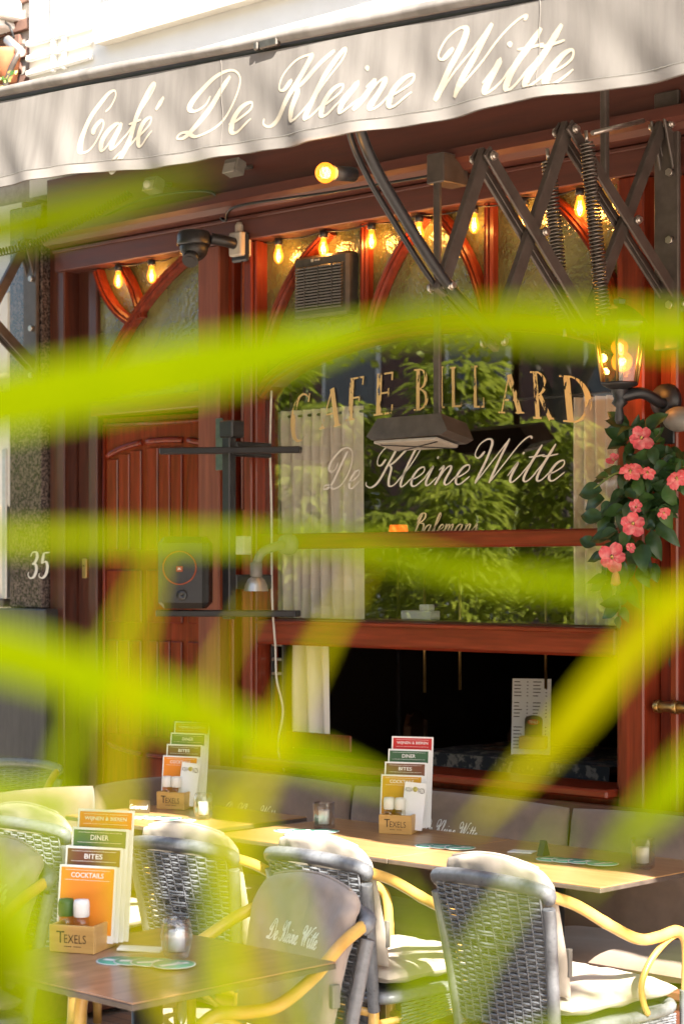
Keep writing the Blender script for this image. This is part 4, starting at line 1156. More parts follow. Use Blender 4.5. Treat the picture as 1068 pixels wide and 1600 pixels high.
# ------------------------------------------------ chairs
def wrapped(path, r, pitch=.0062):
    P = resample(path, pitch / 2); rs = [r * (1.0 if i % 2 else .90) for i in range(len(P))]
    return P, rs
def node_tube(mb, pts, r, n=10, k=6, nodes=()):
    P = smooth_path(pts, k); m = len(P); rs = []
    for i in range(m): 
        rr = r
        for nd in nodes:
            if abs(i / m - nd) < .012: rr = r * 1.07
        rs.append(rr)
    return mb.tube(P, rs, n)
def make_chair(name):
    C_ = empty(name, (0, 0, 0))
    def L(mb, nm, m): return mb.build(nm, M[m], C_, local=True)
    # back frame: posts and top rail, one wrapped tube
    bp = smooth_path([(-.185, -.235, .37), (-.195, -.255, .52), (-.212, -.285, .70), (-.218, -.297, .765)], 6)
    br = [Vector((-p.x, p.y, p.z)) for p in bp]
    for q in (bp, br):
        P, rs = wrapped(q, .0195); L(MB().tube(P, rs, 10), 'back_post', 'wicker')
    top = smooth_path([(-.205, -.285, .788), (-.215, -.297, .803), (-.19, -.312, .815), (-.08, -.33, .826), (.08, -.33, .826), (.19, -.312, .815), (.215, -.297, .803), (.205, -.285, .788)], 7)
    P, rs = wrapped(top, .0225); L(MB().tube(P, rs, 10), 'top_rail', 'wicker')
    # woven back
    wv = MB(); nst = 11; rows = 46; cx = Vector
    def surf(u, v):                    # u -1..1, v 0..1
        z = .395 + v * .405; y = -.243 - .075 * v ** 1.3 - .018 * (1 - u * u) * (.3 + v)
        hw = .180 + .022 * v
        return Vector((u * hw, y, z))
    for r_ in range(rows):
        v = (r_ + .5) / rows; path = []
        ns = nst * 4
        for i in range(ns + 1):
            u = -1 + 2 * i / ns; s_ = (u + 1) / 2 * nst
            dv = abs(v - .60) / .13 + abs(u) / .62
            ph = r_ % 2
            if dv < 1: amp = .0085; w = math.sin(math.pi * (s_ * .5 + (r_ // 2 % 2)))
            else: amp = .0045; w = math.sin(math.pi * (s_ + ph))
            path.append(surf(u, v) + Vector((0, amp * w, 0)))
        wv.tube(path, .0044, 4, flat=.5, caps=False)
    L(wv, 'back_weave', 'wicker')
    sk = MB()
    for i in range(nst + 1):
        u = -1 + 2 * i / nst; sk.tube([surf(u, v / 6) for v in range(7)], .0035, 5, caps=False)
    L(sk, 'back_stakes', 'wicker')
    # seat
    ring = []
    for i in range(48):
        a = 2 * math.pi * i / 48; c_, s_ = math.cos(a), math.sin(a); q = .28
        ring.append((math.copysign(abs(c_) ** q, c_) * .235, math.copysign(abs(s_) ** q, s_) * .245 + .015, .415 + .008 * s_))
    ring.append(ring[0])
    P, rs = wrapped(ring, .0185); L(MB().tube(P, rs, 9, caps=False), 'seat_frame', 'wicker')
    L(MB().box(-.215, .215, -.215, .245, .405, .42, .004), 'seat_weave', 'wicker')
    sw = MB()
    for r_ in range(9):
        z = .40 - r_ * .008
        sw.tube([(-.21 + .42 * i / 36, .255 + .004 * math.sin(math.pi * (i / 2 + r_)), z) for i in range(37)], .0045, 4, caps=False)
        for sx in (-1, 1):
            sw.tube([(sx * (.237 + .003 * math.sin(math.pi * (i / 2 + r_))), -.17 + .40 * i / 30, z - max(0, r_ * .003 * (1 - i / 20))) for i in range(31)], .0045, 4, caps=False)
    L(sw, 'apron_weave', 'wicker')
    for sx in (-1, 1):
        arm = MB()
        node_tube(arm, [(sx * .212, -.290, .800), (sx * .235, -.20, .765), (sx * .262, -.09, .70), (sx * .272, .02, .650), (sx * .27, .11, .645), (sx * .268, .19, .652), (sx * .264, .235, .632), (sx * .26, .255, .59), (sx * .256, .26, .50), (sx * .253, .26, .43)], .0165, 12, 6, (.2, .55, .86))
        L(arm, 'arm', 'bamboo')
        br_ = MB(); node_tube(br_, [(sx * .262, .25, .60), (sx * .262, .225, .635), (sx * .264, .17, .632), (sx * .264, .09, .585), (sx * .263, .045, .52), (sx * .262, .055, .46), (sx * .252, .085, .425)], .0095, 8, 6)
        L(br_, 'arm_brace', 'bamboo')
        lg = MB(); node_tube(lg, [(sx * .253, .26, .43), (sx * .252, .262, .25), (sx * .25, .266, .0)], .0168, 10, 5, (.5,)); L(lg, 'leg', 'bamboo')
        lg = MB(); node_tube(lg, [(sx * .185, -.235, .39), (sx * .188, -.243, .2), (sx * .192, -.262, .0)], .0168, 10, 5, (.6,)); L(lg, 'leg', 'bamboo')
        P, rs = wrapped([(sx * .253, .26, .47), (sx * .253, .26, .345)], .0205); L(MB().tube(P, rs, 10), 'binding', 'binding')
        P, rs = wrapped([(sx * .187, -.24, .285), (sx * .188, -.243, .245)], .0205); L(MB().tube(P, rs, 10), 'binding', 'binding')
        L(MB().tube([(sx * .20, -.225, .335), (sx * .248, .25, .345)], .012, 8), 'stretcher', 'bamboo')
        vb_ = MB(); node_tube(vb_, [(sx * .187, -.243, .262), (sx * .10, -.246, .315), (sx * .03, -.246, .345), (0, -.246, .35)], .010, 8, 5); L(vb_, 'back_brace', 'bamboo')
    L(MB().tube([(-.185, -.238, .365), (.185, -.238, .365)], .0135, 8), 'stretcher', 'bamboo')
    P, rs = wrapped([(-.12, -.238, .365), (-.095, -.238, .365)], .016); L(MB().tube(P, rs, 8), 'binding', 'binding')
    P, rs = wrapped([(.095, -.238, .365), (.12, -.238, .365)], .016); L(MB().tube(P, rs, 8), 'binding', 'binding')
    L(MB().tube([(-.25, .26, .22), (.25, .26, .22)], .0125, 8), 'stretcher', 'bamboo')
    return C_
def make_cushion(name, m, tall, logo):
    C_ = empty(name, (0, 0, 0))
    def sm(u, v): return Vector((u * .225, .025 + v * .235, .468 + .012 * (1 - u * u) * (1 - v * v))), Vector((0, 0, 1))
    pad(MB(), sm, 24, 24, .030, .010, 1.3 if tall else 5.7).build('seat_pad', M[m], C_, local=True)
    zt_ = .905 if tall else .892
    def bk(v):                          # centre line of the back pad, v 0..1
        z = .50 + (zt_ - .50) * v; y = -.198 - .10 * v ** 1.25
        return y, z
    def bmf(u, v):
        t = (v + 1) / 2; y, z = bk(t); w = .198 + .012 * t - (.025 * max(0, t - .86) / .14)
        z -= .030 * u * u * max(0, (t - .75) / .25)
        return Vector((u * w, y + .012 * u * u, z)), Vector((0, 1, .22)).normalized()
    pb_ = pad(MB(), bmf, 34, 40, .026 if tall else .016, .010 if tall else .006, 2.2 if tall else 8.1, 12); pb_.build('back_pad', M[m], C_, local=True)
    rim = [pb_.sh(u, .999, 1) for u in [-.9 + .05 * i for i in range(37)]]
    MB().tube([p + Vector((0, .002, .002)) for p in rim], .004, 6).build('piping', M[m], C_, local=True)
    MB().box(-.212, -.196, -.215, -.19, .60, .66, .002).build('strap', M['grey_plastic'], C_, local=True)
    if not tall: MB().box(.19, .206, -.20, -.185, .56, .64, .002).build('strap', M['grey_plastic'], C_, local=True)
    if logo:
        S = script_strokes('De Kleine Witte', .40); a, b_ = bounds(S); wd = .215; hh = .052
        S = [[Vector(((p.x - a) / (b_ - a) * wd / hh, p.y, 0)) for p in s_] for s_ in S]
        def fn(u, v, k):
            x = -(u * hh - wd / 2) - .005; t = (.725 + v * hh - .50) / (zt_ - .50)
            return pb_.sh(x / .205, t * 2 - 1, 1) + Vector((0, .0016 + k * .3, 0))
        ribbon_mesh(S, fn, .06, .115).build('embroidery', M['thread'], C_, local=True)
    return C_
proto = make_chair('woven_armchair')
cush_c = make_cushion('chair_cushion', 'cream_cloth', False, False)
cush_t = make_cushion('chair_cushion', 'taupe_chair', True, True)
CH = [
 # x, y, facing (0 = towards the front), cushion, chair label, cushion label
 (1.82, -1.115, -4, 'c', 'grey woven armchair with honey arms nearest the right edge', 'cream cushion in the rightmost woven armchair'),
 (1.155, -1.15, -3, 'c', 'grey woven armchair directly behind the taupe cushioned one', 'cream cushion in the woven armchair behind the taupe one'),
 (.62, -1.26, 5, 'c', 'grey woven armchair behind the front candle glass, left of the taupe one', 'cream cushion in the woven armchair behind the front candle glass'),
 (-.16, -1.29, 3, 'c', 'grey woven armchair half hidden behind the front menu stand', 'cream cushion in the armchair behind the front menu stand'),
 (1.705, -2.36, 172, 't', 'honey armed chair with taupe script cushion facing the front table', 'taupe cushion with white script in the chair at the front table'),
 (.58, -2.50, 174, 't', 'honey armed chair with taupe cushion cut by the left edge', 'taupe cushion at the left edge left of the front menu stand'),
 (-1.75, -.62, 200, None, 'dark woven armchair beyond the bench wing at far left', None),
]
first = {'p': True, 'c': True, 't': True}
def use(p, key):
    if first[key]: first[key] = False; return p
    return copy_tree(p)
for x, y, a, cu, lab, clab in CH:
    o = use(proto, 'p'); o.location = (x, y, 0); o.rotation_euler = (0, 0, R(a)); tag(o, lab, 'chair', 'woven terrace armchairs')
    if cu:
        q = use(cush_c if cu == 'c' else cush_t, cu); q.location = (x, y, 0.0); q.rotation_euler = (0, 0, R(a)); tag(q, clab, 'cushion', 'chair cushions')

# ------------------------------------------------ tables
TZ = .75
def table(x0, x1, y0, y1, label, top):
    T = empty('terrace_table', ((x0 + x1) / 2, (y0 + y1) / 2, 0)); tag(T, label, 'table', 'terrace tables')
    cx, cy = (x0 + x1) / 2, (y0 + y1) / 2
    MB().box(x0 + .0015, x1 - .0015, y0 + .0015, y1 - .0015, TZ - .004, TZ, .001).build('table_top', M[top], T)
    MB().box(x0, x1, y0, y1, TZ - .018, TZ - .0042, .002).build('edge_band', M['tableedge'], T)
    MB().box(cx - .2, cx + .2, cy - .03, cy + .03, TZ - .055, TZ - .0185, .004).box(cx - .03, cx + .03, cy - .2, cy - .031, TZ - .055, TZ - .0185, .004).box(cx - .03, cx + .03, cy + .031, cy + .2, TZ - .055, TZ - .0185, .004).build('top_bracket', M['black'], T)
    MB().tube([(cx, cy, .05), (cx, cy, TZ - .055)], .038, 16).build('column', M['black'], T)
    for a in range(4):
        d = Vector((math.cos(R(45 + 90 * a)), math.sin(R(45 + 90 * a)), 0))
        MB().tube([Vector((cx, cy, .075)) + d * .03, Vector((cx, cy, .03)) + d * .26, Vector((cx, cy, .012)) + d * .32], [.028, .02, .012], 8).build('foot', M['black'], T)
    return T
table(-.70, .01, -.975, -.36, 'oak topped table at left with the small black reserved sign', 'tabletop')
table(.122, .975, -.955, -.31, 'oak topped table in the middle carrying the red menu card', 'tabletop')
table(.979, 1.842, -.955, -.31, 'oak topped table at right carrying the clear square candle glass', 'tabletop')
table(1.40, 2.055, -2.945, -2.305, 'dark walnut topped table in the front with menu stand and barrel candle glass', 'walnut')

# ------------------------------------------------ things on the tables
def glass_barrel(p, label, clabel, h=.098, sq=False):
    Gs = empty('candle_glass', p); tag(Gs, label, 'candle holder', 'glass candle holders')
    p = Vector(p) + Vector((0, 0, .0006))
    if not sq:
        pr = [(.0005, .0), (.024, .0), (.029, .004), (.0365, .028), (.039, .052), (.0365, .078), (.0315, .098), (.0300, .0985), (.0285, .097), (.0335, .078), (.036, .052), (.0335, .030), (.027, .016), (.0005, .014)]
        MB().lathe(pr, p, 28).build('glass', M['thickglass'], Gs)
    else:
        mb = MB(); prs = [(.030, 0), (.034, .003), (.035, .092), (.0345, .095), (.0315, .0945), (.031, .014), (.0005, .012)]
        n = 32; vs = []
        for r_, z in [(.0005, 0)] + prs:
            for k in range(n):
                a = 2 * math.pi * k / n; q = .45
                c_, s_ = math.cos(a), math.sin(a)
                vs.append(p + rotz(R(20)) @ Vector((math.copysign(abs(c_) ** q, c_) * r_, math.copysign(abs(s_) ** q, s_) * r_, z)))
        m_ = len(prs) + 1
        mb.add(vs, [(i * n + k, i * n + (k + 1) % n, (i + 1) * n + (k + 1) % n, (i + 1) * n + k) for i in range(m_ - 1) for k in range(n)], True)
        mb.build('glass', M['thickglass'], Gs)
    cd = MB().lathe([(.0005, .0), (.020, .0), (.0205, .045), (.019, .049), (.004, .047), (.0005, .047)], p + Vector((0, 0, .0185)), 20)
    o = cd.build('candle', M['wax']); tag(o, clabel, 'candle', 'candles in glass holders')
    MB().tube([p + Vector((0, 0, .062)), p + Vector((.001, 0, .074))], .001, 5).build('wick', M['ink'], o)
def onT(px, py): return onZ(px, py, TZ)
glass_barrel(onT(276, 1497), 'thick barrel candle glass on the dark front table', 'white candle in the barrel glass on the front table')
glass_barrel(onT(318, 1280), 'thick barrel candle glass beside the menu stand on the left table', 'white candle in the barrel glass on the left table')
glass_barrel(onT(506, 1296) + Vector((0, 0, .003)), 'square candle glass left of the red menu card', 'white candle in the square glass left of the red menu card', sq=True)
glass_barrel(onT(1003, 1357), 'square candle glass at the right end of the row of tables', 'white candle in the square glass at the far right', sq=True)

# coasters: board disc, printed ring and centre
def coaster(p, rz, label, group, lift):
    p = Vector(p) + Vector((0, 0, .0006 + lift)); r_ = .0535
    tilt = Matrix.Rotation(R(1.2), 3, 'Y') if lift else Matrix.Identity(3)
    c_ = MB().lathe([(.0005, 0), (r_, 0), (r_, .0014), (.0005, .0014)], p, 30, rotz(rz)).build('coaster', M['coaster_w']); tag(c_, label, 'coaster', group)
    pr = MB().lathe([(.0005, .0018), (r_ * .93, .0018), (r_ * .93, .0016)], p, 30).build('print', M['coaster'], c_)
    st = MB()
    pts = []
    for k in range(10):
        a = rz + R(36 * k); rr = .016 if k % 2 == 0 else .0065; pts.append(p + Vector((rr * math.cos(a), rr * math.sin(a) + .018, .0021)))
    st.add(pts, [tuple(range(10))]); 
    e = rotz(rz)
    st.add([p + e @ Vector((x_, y_, .0021)) for x_, y_ in ((-.038, -.013), (.038, -.013), (.038, .004), (-.038, .004))], [(0, 1, 2, 3)])
    st.build('star_and_band', M['coaster_w'], pr)
def fan(pix, lab, group, rz0=.3):
    n_ = len(pix)
    for k, (px, py) in enumerate(pix): coaster(onT(px, py), rz0 + k * .35, ('leftmost', 'second from left', 'third from left' if n_ > 3 else 'rightmost', 'rightmost')[k] + ' ' + lab, group, k * .0022)
fan([(185, 1502), (212, 1504), (238, 1507), (271, 1512)], 'green and white coaster fanned out before the front candle glass', 'coasters on the front table')
fan([(222, 1277), (243, 1279), (262, 1281), (284, 1285)], 'green and white coaster fanned out on the left table', 'coasters on the left table')
fan([(450, 1298), (476, 1300), (507, 1301)], 'green and white coaster under the square candle glass', 'coasters by the left square glass')
fan([(672, 1322), (694, 1324), (718, 1327)], 'green and white coaster right of the red menu card', 'coasters right of the menu card')
fan([(862, 1343), (886, 1346), (912, 1349), (940, 1353)], 'green and white coaster left of the right hand square glass', 'coasters by the right square glass')

# menu stands
def menu_stand(p, rz, where, colours, bill):
    """wooden box with four stepped cards; local frame: x right, -y front"""
    p = Vector(p); rm = rotz(rz)
    def W(x, y, z): return p + rm @ Vector((x, y, z))
    HB = empty('menu_holder', p, 0); tag(HB, 'wooden menu box lettered in brown capitals on the ' + where, 'holder', 'wooden menu boxes')
    z0 = .0006
    def bx_(x, y, z, sx, sy, sz, nm, m, par=HB, ch=.0015): return MB().obox(W(x, y, z), (sx, sy, sz), rm, ch).build(nm, M[m], par)
    w_, d_, h = .122, .125, .068
    fr = bx_(0, -d_ / 2, z0 + h / 2, w_, .009, h, 'front_board', 'boxwood')
    bx_(-w_ / 2 + .0045, 0, z0 + h / 2, .009, d_ - .0095, h, 'side_board', 'boxwood')
    bx_(w_ / 2 - .0045, 0, z0 + h / 2, .009, d_ - .0095, h, 'side_board', 'boxwood')
    bx_(0, -.005, z0 + .004, w_ - .0185, d_ - .02, .008, 'bottom_board', 'boxwood')
    bx_(0, d_ / 2, z0 + h / 2 + .006, w_, .009, h + .012, 'back_board', 'boxwood')
    lm = MB(); ux = rm @ Vector((1, 0, 0)); nn = rm @ Vector((0, -1, 0))
    put_text(lm, 'EXELS', W(.010, -d_ / 2 - .0045, z0 + .035), ux, (0, 0, 1), .021, nn, bold=-.005, fitw=.060)
    put_text(lm, 'T', W(-.030, -d_ / 2 - .0045, z0 + .039), ux, (0, 0, 1), .029, nn, fitw=.022)
    for j in range(9):
        if j == 4: continue
        q_ = W(-.018 + j * .0052, -d_ / 2 - .0052, z0 + .016); lm.add([q_ - ux * .0018 - Vector((0, 0, .0012)), q_ + ux * .0018 - Vector((0, 0, .0012)), q_ + ux * .0018 + Vector((0, 0, .0012)), q_ - ux * .0018 + Vector((0, 0, .0012))], [(0, 1, 2, 3)])
    lm.build('lettering', M['ink'], fr)
    cols, cw = colours, .158
    titles = ('WIJNEN & BIEREN', 'DINER', 'BITES', 'COCKTAILS')
    names_ = ('rearmost and tallest menu card headed wines and beers', 'second menu card from the back headed dinner', 'third menu card from the back headed bites', 'front menu card headed cocktails')
    tilt = R(-7)
    for k in range(4):
        topz = .347 - k * .0455; yb_ = .046 - k * .013; xb = .022 - k * .008
        H = topz - .02; rt = rm @ Matrix.Rotation(tilt, 3, 'X')
        base = W(xb, yb_, z0 + .014)
        def Q(x, y, z): return base + rt @ Vector((x, y, z))
        cd = MB().obox(Q(0, 0, H / 2), (cw, .0022, H), rt, .0006).build('menu_card', M['paper'])
        tag(cd, names_[k] + ' on the ' + where, 'menu', 'menu cards in the stands')
        ph = .0425 if k < 3 else .165
        n2 = rt @ Vector((0, -1, 0)); u2 = rt @ Vector((1, 0, 0)); v2 = rt @ Vector((0, 0, 1))
        pan = MB().obox(Q(0, -.0016, H - .006 - ph / 2), (cw - .012, .0008, ph), rt, 0).build('colour_panel', M[cols[k]], cd)
        lm = MB(); put_text(lm, titles[k], Q(0, -.002, H - .006 - .0185), u2, v2, .0125, n2, off=.0008, fitw=(.118, .05, .05, .09)[k], bold=.01)
        for dz in (.006, .031): 
            c_ = Q(0, -.0022, H - .006 - dz); a_ = u2 * .062; b_ = v2 * .0004
            lm.add([c_ - a_ - b_, c_ + a_ - b_, c_ + a_ + b_, c_ - a_ + b_], [(0, 1, 2, 3)])
        lm.build('lettering', M['paper'], pan)
    # mills
    for k, (dx, cap, fill, lab) in enumerate(((-.034, 'leaf_md' if 'front' in where else 'diffuser', 'stem_g', 'pepper mill'), (.008, 'diffuser', 'wax', 'salt mill'))):
        q = W(dx, -.028, z0 + .0085)
        ml = empty('spice_mill', q); tag(ml, ('glass ' + lab + ' standing in the menu box on the ' + where), 'spice mill', 'spice mills')
        MB().lathe([(.0, 0), (.019, 0), (.0195, .06), (.017, .075), (.0, .075)], q, 18).build('jar', M['clearpane'], ml)
        MB().lathe([(.0, .002), (.0165, .002), (.0165, .048), (.0, .05)], q, 14).build('filling', M[fill], ml)
        MB().lathe([(.0185, .076), (.0205, .08), (.0205, .108), (.018, .118), (.0, .12)], q, 18).build('grinder_cap', M[cap], ml)
        MB().lathe([(.0198, .02), (.0198, .05)], q, 18).build('paper_label', M['paper'] if k else M['leaf_md'], ml)
    if bill:
        rt = rm @ Matrix.Rotation(R(-9), 3, 'X') @ roty(R(4)); base = W(.046, -.022, z0 + .012)
        def Q(x, y, z): return base + rt @ Vector((x, y, z))
        fl = MB().obox(Q(0, 0, .085), (.082, .0015, .17), rt, 0).build('leaflet', M['paper']); tag(fl, 'white leaflet with yellow round emblem tucked into the box on the ' + where, 'leaflet', 'leaflets in the menu boxes')
        lm = MB(); n2 = rt @ Vector((0, -1, 0)); u2 = rt @ Vector((1, 0, 0)); v2 = rt @ Vector((0, 0, 1))
        put_text(lm, 'ACQUA', Q(-.024, -.001, .142), u2, v2, .018, n2, fitw=.026); put_text(lm, 'PAZZA', Q(.024, -.001, .142), u2, v2, .018, n2, fitw=.026)
        lm.build('lettering', M['ink'], fl)
        MB().lathe([(.0, .0), (.0095, .0), (.0095, .0012), (.0, .0013)], Q(0, -.001, .146), 16, rt @ rotx(R(90))).build('emblem', M['blossom'], fl)
menu_stand(onT(131, 1482) + Vector((0, 0, 0)), R(25), 'front table', ('orange_red', 'green', 'brown', 'orange'), False)
menu_stand(onT(278, 1262), R(22), 'left table', ('amber', 'green', 'brown', 'orange'), True)
menu_stand(onT(625, 1300), R(26), 'middle table', ('red', 'green', 'brown', 'amber'), True)

# reserved sign, white receipt, dark phone stand
p = onT(218, 1270); rm = rotz(R(28))
rs_ = MB().obox(p + Vector((0, 0, .0255)), (.088, .004, .05), rm @ rotx(R(-12)), .001).build('reserved_sign', M['ink']); tag(rs_, 'small black reserved sign with white script on the left table', 'table sign')
lm = MB(); put_text(lm, 'Gereserveerd', p + rm @ Vector((0, -.004, .024)), rm @ Vector((1, 0, 0)), rm @ rotx(R(-12)) @ Vector((0, 0, 1)), .019, rm @ Vector((0, -1, .2)).normalized(), fitw=.074, shear=.3, off=.002); lm.build('lettering', M['paper'], rs_)
tag(MB().obox(onT(219, 1485) + Vector((0, 0, .004)), (.11, .05, .006), rotz(R(40)) @ roty(R(2)), .001).build('white_slip', M['paper']), 'white paper slip lying left of the front candle glass', 'paper')
p = onT(815, 1332); tag(MB().obox(p + Vector((0, 0, .003)), (.085, .06, .004), rotz(R(20)), .001).build('note_card', M['paper']), 'small white card lying flat on the right table', 'card')
p = onT(848, 1337); mb = MB().prism([(-.02, 0), (.02, 0), (.004, .05), (-.002, .05)], lambda a, b, t: p + Vector((t, a, b + .0006)), -.012, .012)
tag(mb.build('card_stand', M['black']), 'small black card stand on the right table', 'stand')

# ================================================================ INSIDE THE WINDOW
def curtain(x0, x1, y, z0, z1, label, folds, flare=0.0, seed=0):
    def f(u, v, off):
        x = x0 + (x1 - x0) * u + flare * (1 - v) * (u - .5)
        yy = y + .020 * math.sin(u * folds * 2 * math.pi + seed + .5 * math.sin(v * 2)) + .008 * math.sin(u * folds * 5.1 + v * 2 + seed)
        return Vector((x, yy + off, z0 + (z1 - z0) * v))
    mb = MB(); mb.grid(lambda u, v: f(u, v, 0), int(folds * 12), 10); mb.grid(lambda u, v: f(u, v, .0015), int(folds * 12), 10, flip=True)
    o = mb.build('curtain', M['curtain']); tag(o, label, 'curtain', 'window curtains')
xa, xb = onY(430, 800, .14).x, onY(572, 800, .14).x
curtain(xa, xb, .11, 1.42, onY(500, 640, .14).z, 'cream curtain at the left behind the upper panes', 9, 0, 1)
xa, xb = onY(905, 800, .14).x, onY(1000, 800, .14).x
curtain(xa, xb, .11, 1.42, onY(940, 620, .14).z, 'cream curtain at the right behind the upper panes', 6, 0, 2)
xa, xb = onY(462, 1100, .13).x, onY(512, 1100, .13).x
curtain(xa, xb, .13, .95, 1.50, 'narrow cream curtain hanging in the open lower window', 2.5, .03, 3)
tag(MB().tube([(-.58, .115, 2.345), (1.23, .115, 2.345)], .006, 8).build('curtain_rod', M['black']), 'thin dark curtain rod behind the arched pane', 'rod')
# brass hangers
for i, (px, y1) in enumerate(((663, 1082), (718, 1078), (852, 1076))):
    p = onY(px, y1, .35)
    tag(MB().tube([p, (p.x, p.y, 1.70)], .006, 8).build('brass_rod', M['brass']), ('leftmost', 'middle', 'rightmost')[i] + ' brass rod hanging in the dark open window', 'rod', 'brass hanging rods')
# table lamp with orange shade
p = onY(622, 836, .85)
TL = empty('table_lamp', (p.x, .85, .75)); tag(TL, 'lit orange lamp shade seen through the pane', 'lamp')
MB().lathe([(.055, -.02), (.038, .065)], (p.x, .85, p.z - .02), 22).lathe([(.037, .065), (.054, -.02)], (p.x, .85, p.z - .02), 22).build('shade', M['orange_glow'], TL)
MB().lathe([(.0, .755), (.07, .755), (.07, .765), (.012, .79), (.008, p.z - .03), (.0, p.z - .03)], (p.x, .85, 0), 16).build('stand', M['black'], TL)
# indoor table, chairs, menus
p = onY(825, 1178, .62)
IT = empty('indoor_table', (p.x + .1, .75, 0)); tag(IT, 'dark table with patterned cloth inside the open window', 'table')
MB().box(p.x - .42, p.x + .55, .42, 1.1, p.z - .035, p.z - .001, .01).build('table_top', M['roomwood'], IT)
cl = MB().grid(lambda u, v: Vector((p.x - .44 + 1.01 * u, .40 + .72 * v, p.z + .001 + .006 * pnoise(Vector((u * 7, v * 6, 1))))), 24, 16)
cl.grid(lambda u, v: Vector((p.x - .44 + 1.01 * u, .40 - .02 * v - .02 * math.sin(u * 25) * v, p.z + .001 - .2 * v)), 40, 5)
clm = mat('dark patterned cloth', (.16, .13, .10), (.012, .011, .012), rough=.8, scale=26, contrast=(.52, .6))
cl.build('cloth', clm, IT)
for sx, sy in ((-.36, .48), (.48, .48), (-.36, 1.0), (.48, 1.0)): MB().box(p.x + sx - .02, p.x + sx + .02, sy - .02, sy + .02, .02, p.z - .036, .004).build('leg', M['roomwood'], IT)
mc = MB().obox((p.x + .03, .60, p.z + .155), (.16, .004, .31), rotz(R(28)) @ rotx(R(-6)), 0).build('drinks_menu', M['paper']); tag(mc, 'white printed drinks menu standing on the indoor table', 'menu')
rm = rotz(R(28)) @ rotx(R(-6)); c0 = Vector((p.x + .03, .60, p.z + .155)); lm = MB()
rng = random.Random(3)
for colx in (-.046, .032):
    for r_ in range(20):
        if r_ in (5, 11, 12): continue
        z = .140 - r_ * .0142; L_ = rng.uniform(.020, .036)
        for (xa, xb) in ((colx - .026, colx - .026 + L_), (colx + .026, colx + .032)):
            q = [c0 + rm @ Vector((a, -.003, z + b)) for a, b in ((xa, 0), (xb, 0), (xb, .0035), (xa, .0035))]
            lm.add(q, [(0, 1, 2, 3)])
lm.build('print', M['ink'], mc)
pl = [(-.036, -.09), (.036, -.09), (.036, .0)] + [(.036 * math.cos(R(a)), .0 + .018 * math.sin(R(a))) for a in range(15, 180, 15)] + [(-.036, .0)]
tk = MB().prism(pl, lambda a, b, t: c0 + rm @ Vector((a + .012, t, b - .012)), -.0115, -.004).build('tent_card', M['ink']); tag(tk, 'black arched card with red badge leaning on the drinks menu', 'card')
bd = MB().prism([(.024 * math.cos(R(a)), .012 * math.sin(R(a))) for a in range(0, 360, 20)], lambda a, b, t: c0 + rm @ Vector((a + .012, t, b - .022)), -.0135, -.0117).build('badge', M['red'], tk)
lm = MB(); put_text(lm, 'TEXELS', c0 + rm @ Vector((.012, -.0138, -.022)), rm @ Vector((1, 0, 0)), rm @ Vector((0, 0, 1)), .010, rm @ Vector((0, -1, 0)), fitw=.036); lm.build('lettering', M['paper'], bd)
bxm = MB().obox(c0 + rm @ Vector((.0, .0, -.085)) + rotz(R(28)) @ Vector((.02, -.05, -.015)), (.11, .05, .05), rotz(R(28)), .003).build('card_box', M['boxwood']); tag(bxm, 'small wooden box before the drinks menu indoors', 'box')
def room_chair(x, y, rz, label):
    Cc = empty('room_chair', (x, y, 0), rz); tag(Cc, label, 'chair', 'chairs inside the cafe')
    L = lambda mb, nm: mb.build(nm, M['roomwood'], Cc, local=True)
    L(MB().box(-.21, .21, -.21, .21, .43, .47, .012), 'seat')
    for sx in (-.19, .19):
        for sy in (-.19, .19): L(MB().box(sx - .018, sx + .018, sy - .018, sy + .018, .02, .429, .004), 'leg')
        L(MB().box(sx - .018, sx + .018, -.215, -.175, .471, .93, .006), 'back_post')
    pb = [(-.2, .70), (.2, .70), (.2, .90), (.14, .955), (0, .975), (-.14, .955), (-.2, .90)]
    L(MB().prism(pb, lambda a, b, t: Vector((a, t, b + .02)), -.20, -.176), 'back_panel')
q = onY(760, 1165, 1.3); room_chair(q.x, 1.3, R(150), 'dark wooden chair with rounded back beyond the indoor table')
q = onY(590, 1170, 1.6); room_chair(q.x, 1.6, R(120), 'dark wooden chair deep in the room behind the red menu card')
for i, (pa, pb) in enumerate((((662, 1207), (708, 1200)), ((662, 1222), (728, 1212)))):
    tag(MB().tube([onY(*pa, .30), onY(*pb, .42)], .008, 8).build('wooden_rail', M['tabletop']), ('upper', 'lower')[i] + ' pale wooden rail just inside the window ledge', 'rail', 'rails inside the ledge')
# pictures on the far wall
def picture(px, py, w, h, label, m, y=4.55):
    q = onY(px, py, y)
    f = MB().box(q.x - w / 2, q.x + w / 2, y, y + .03, q.z - h / 2, q.z + h / 2, .008).build('picture', M['roomwood']); tag(f, label, 'picture', 'pictures on the far wall')
    MB().box(q.x - w / 2 + .02, q.x + w / 2 - .02, y - .004, y - .0005, q.z - h / 2 + .02, q.z + h / 2 - .02).build('print', m, f); return f, q
pm1 = mat('faded photograph', (.75, .55, .5), (.03, .02, .03), rough=.5, scale=7, contrast=(.45, .6))
pm2 = mat('faded poster', (.35, .5, .4), (.02, .03, .025), rough=.5, scale=5, contrast=(.45, .6))
picture(622, 1037, .16, .21, 'small framed photograph on the dark wall left of the poster', pm1)
f, q = picture(690, 1035, .26, .46, 'tall dim green beer poster on the dark wall', pm2)
lm = MB(); put_text(lm, 'Heineken', (q.x, 4.545, q.z - .15), (1, 0, 0), (0, 0, 1), .05, (0, -1, 0), fitw=.21, off=.003); lm.build('lettering', mat('dim lettering', (.6, .7, .6), None), f)
picture(778, 1052, .13, .20, 'small framed photograph on the dark wall right of the poster', pm1)
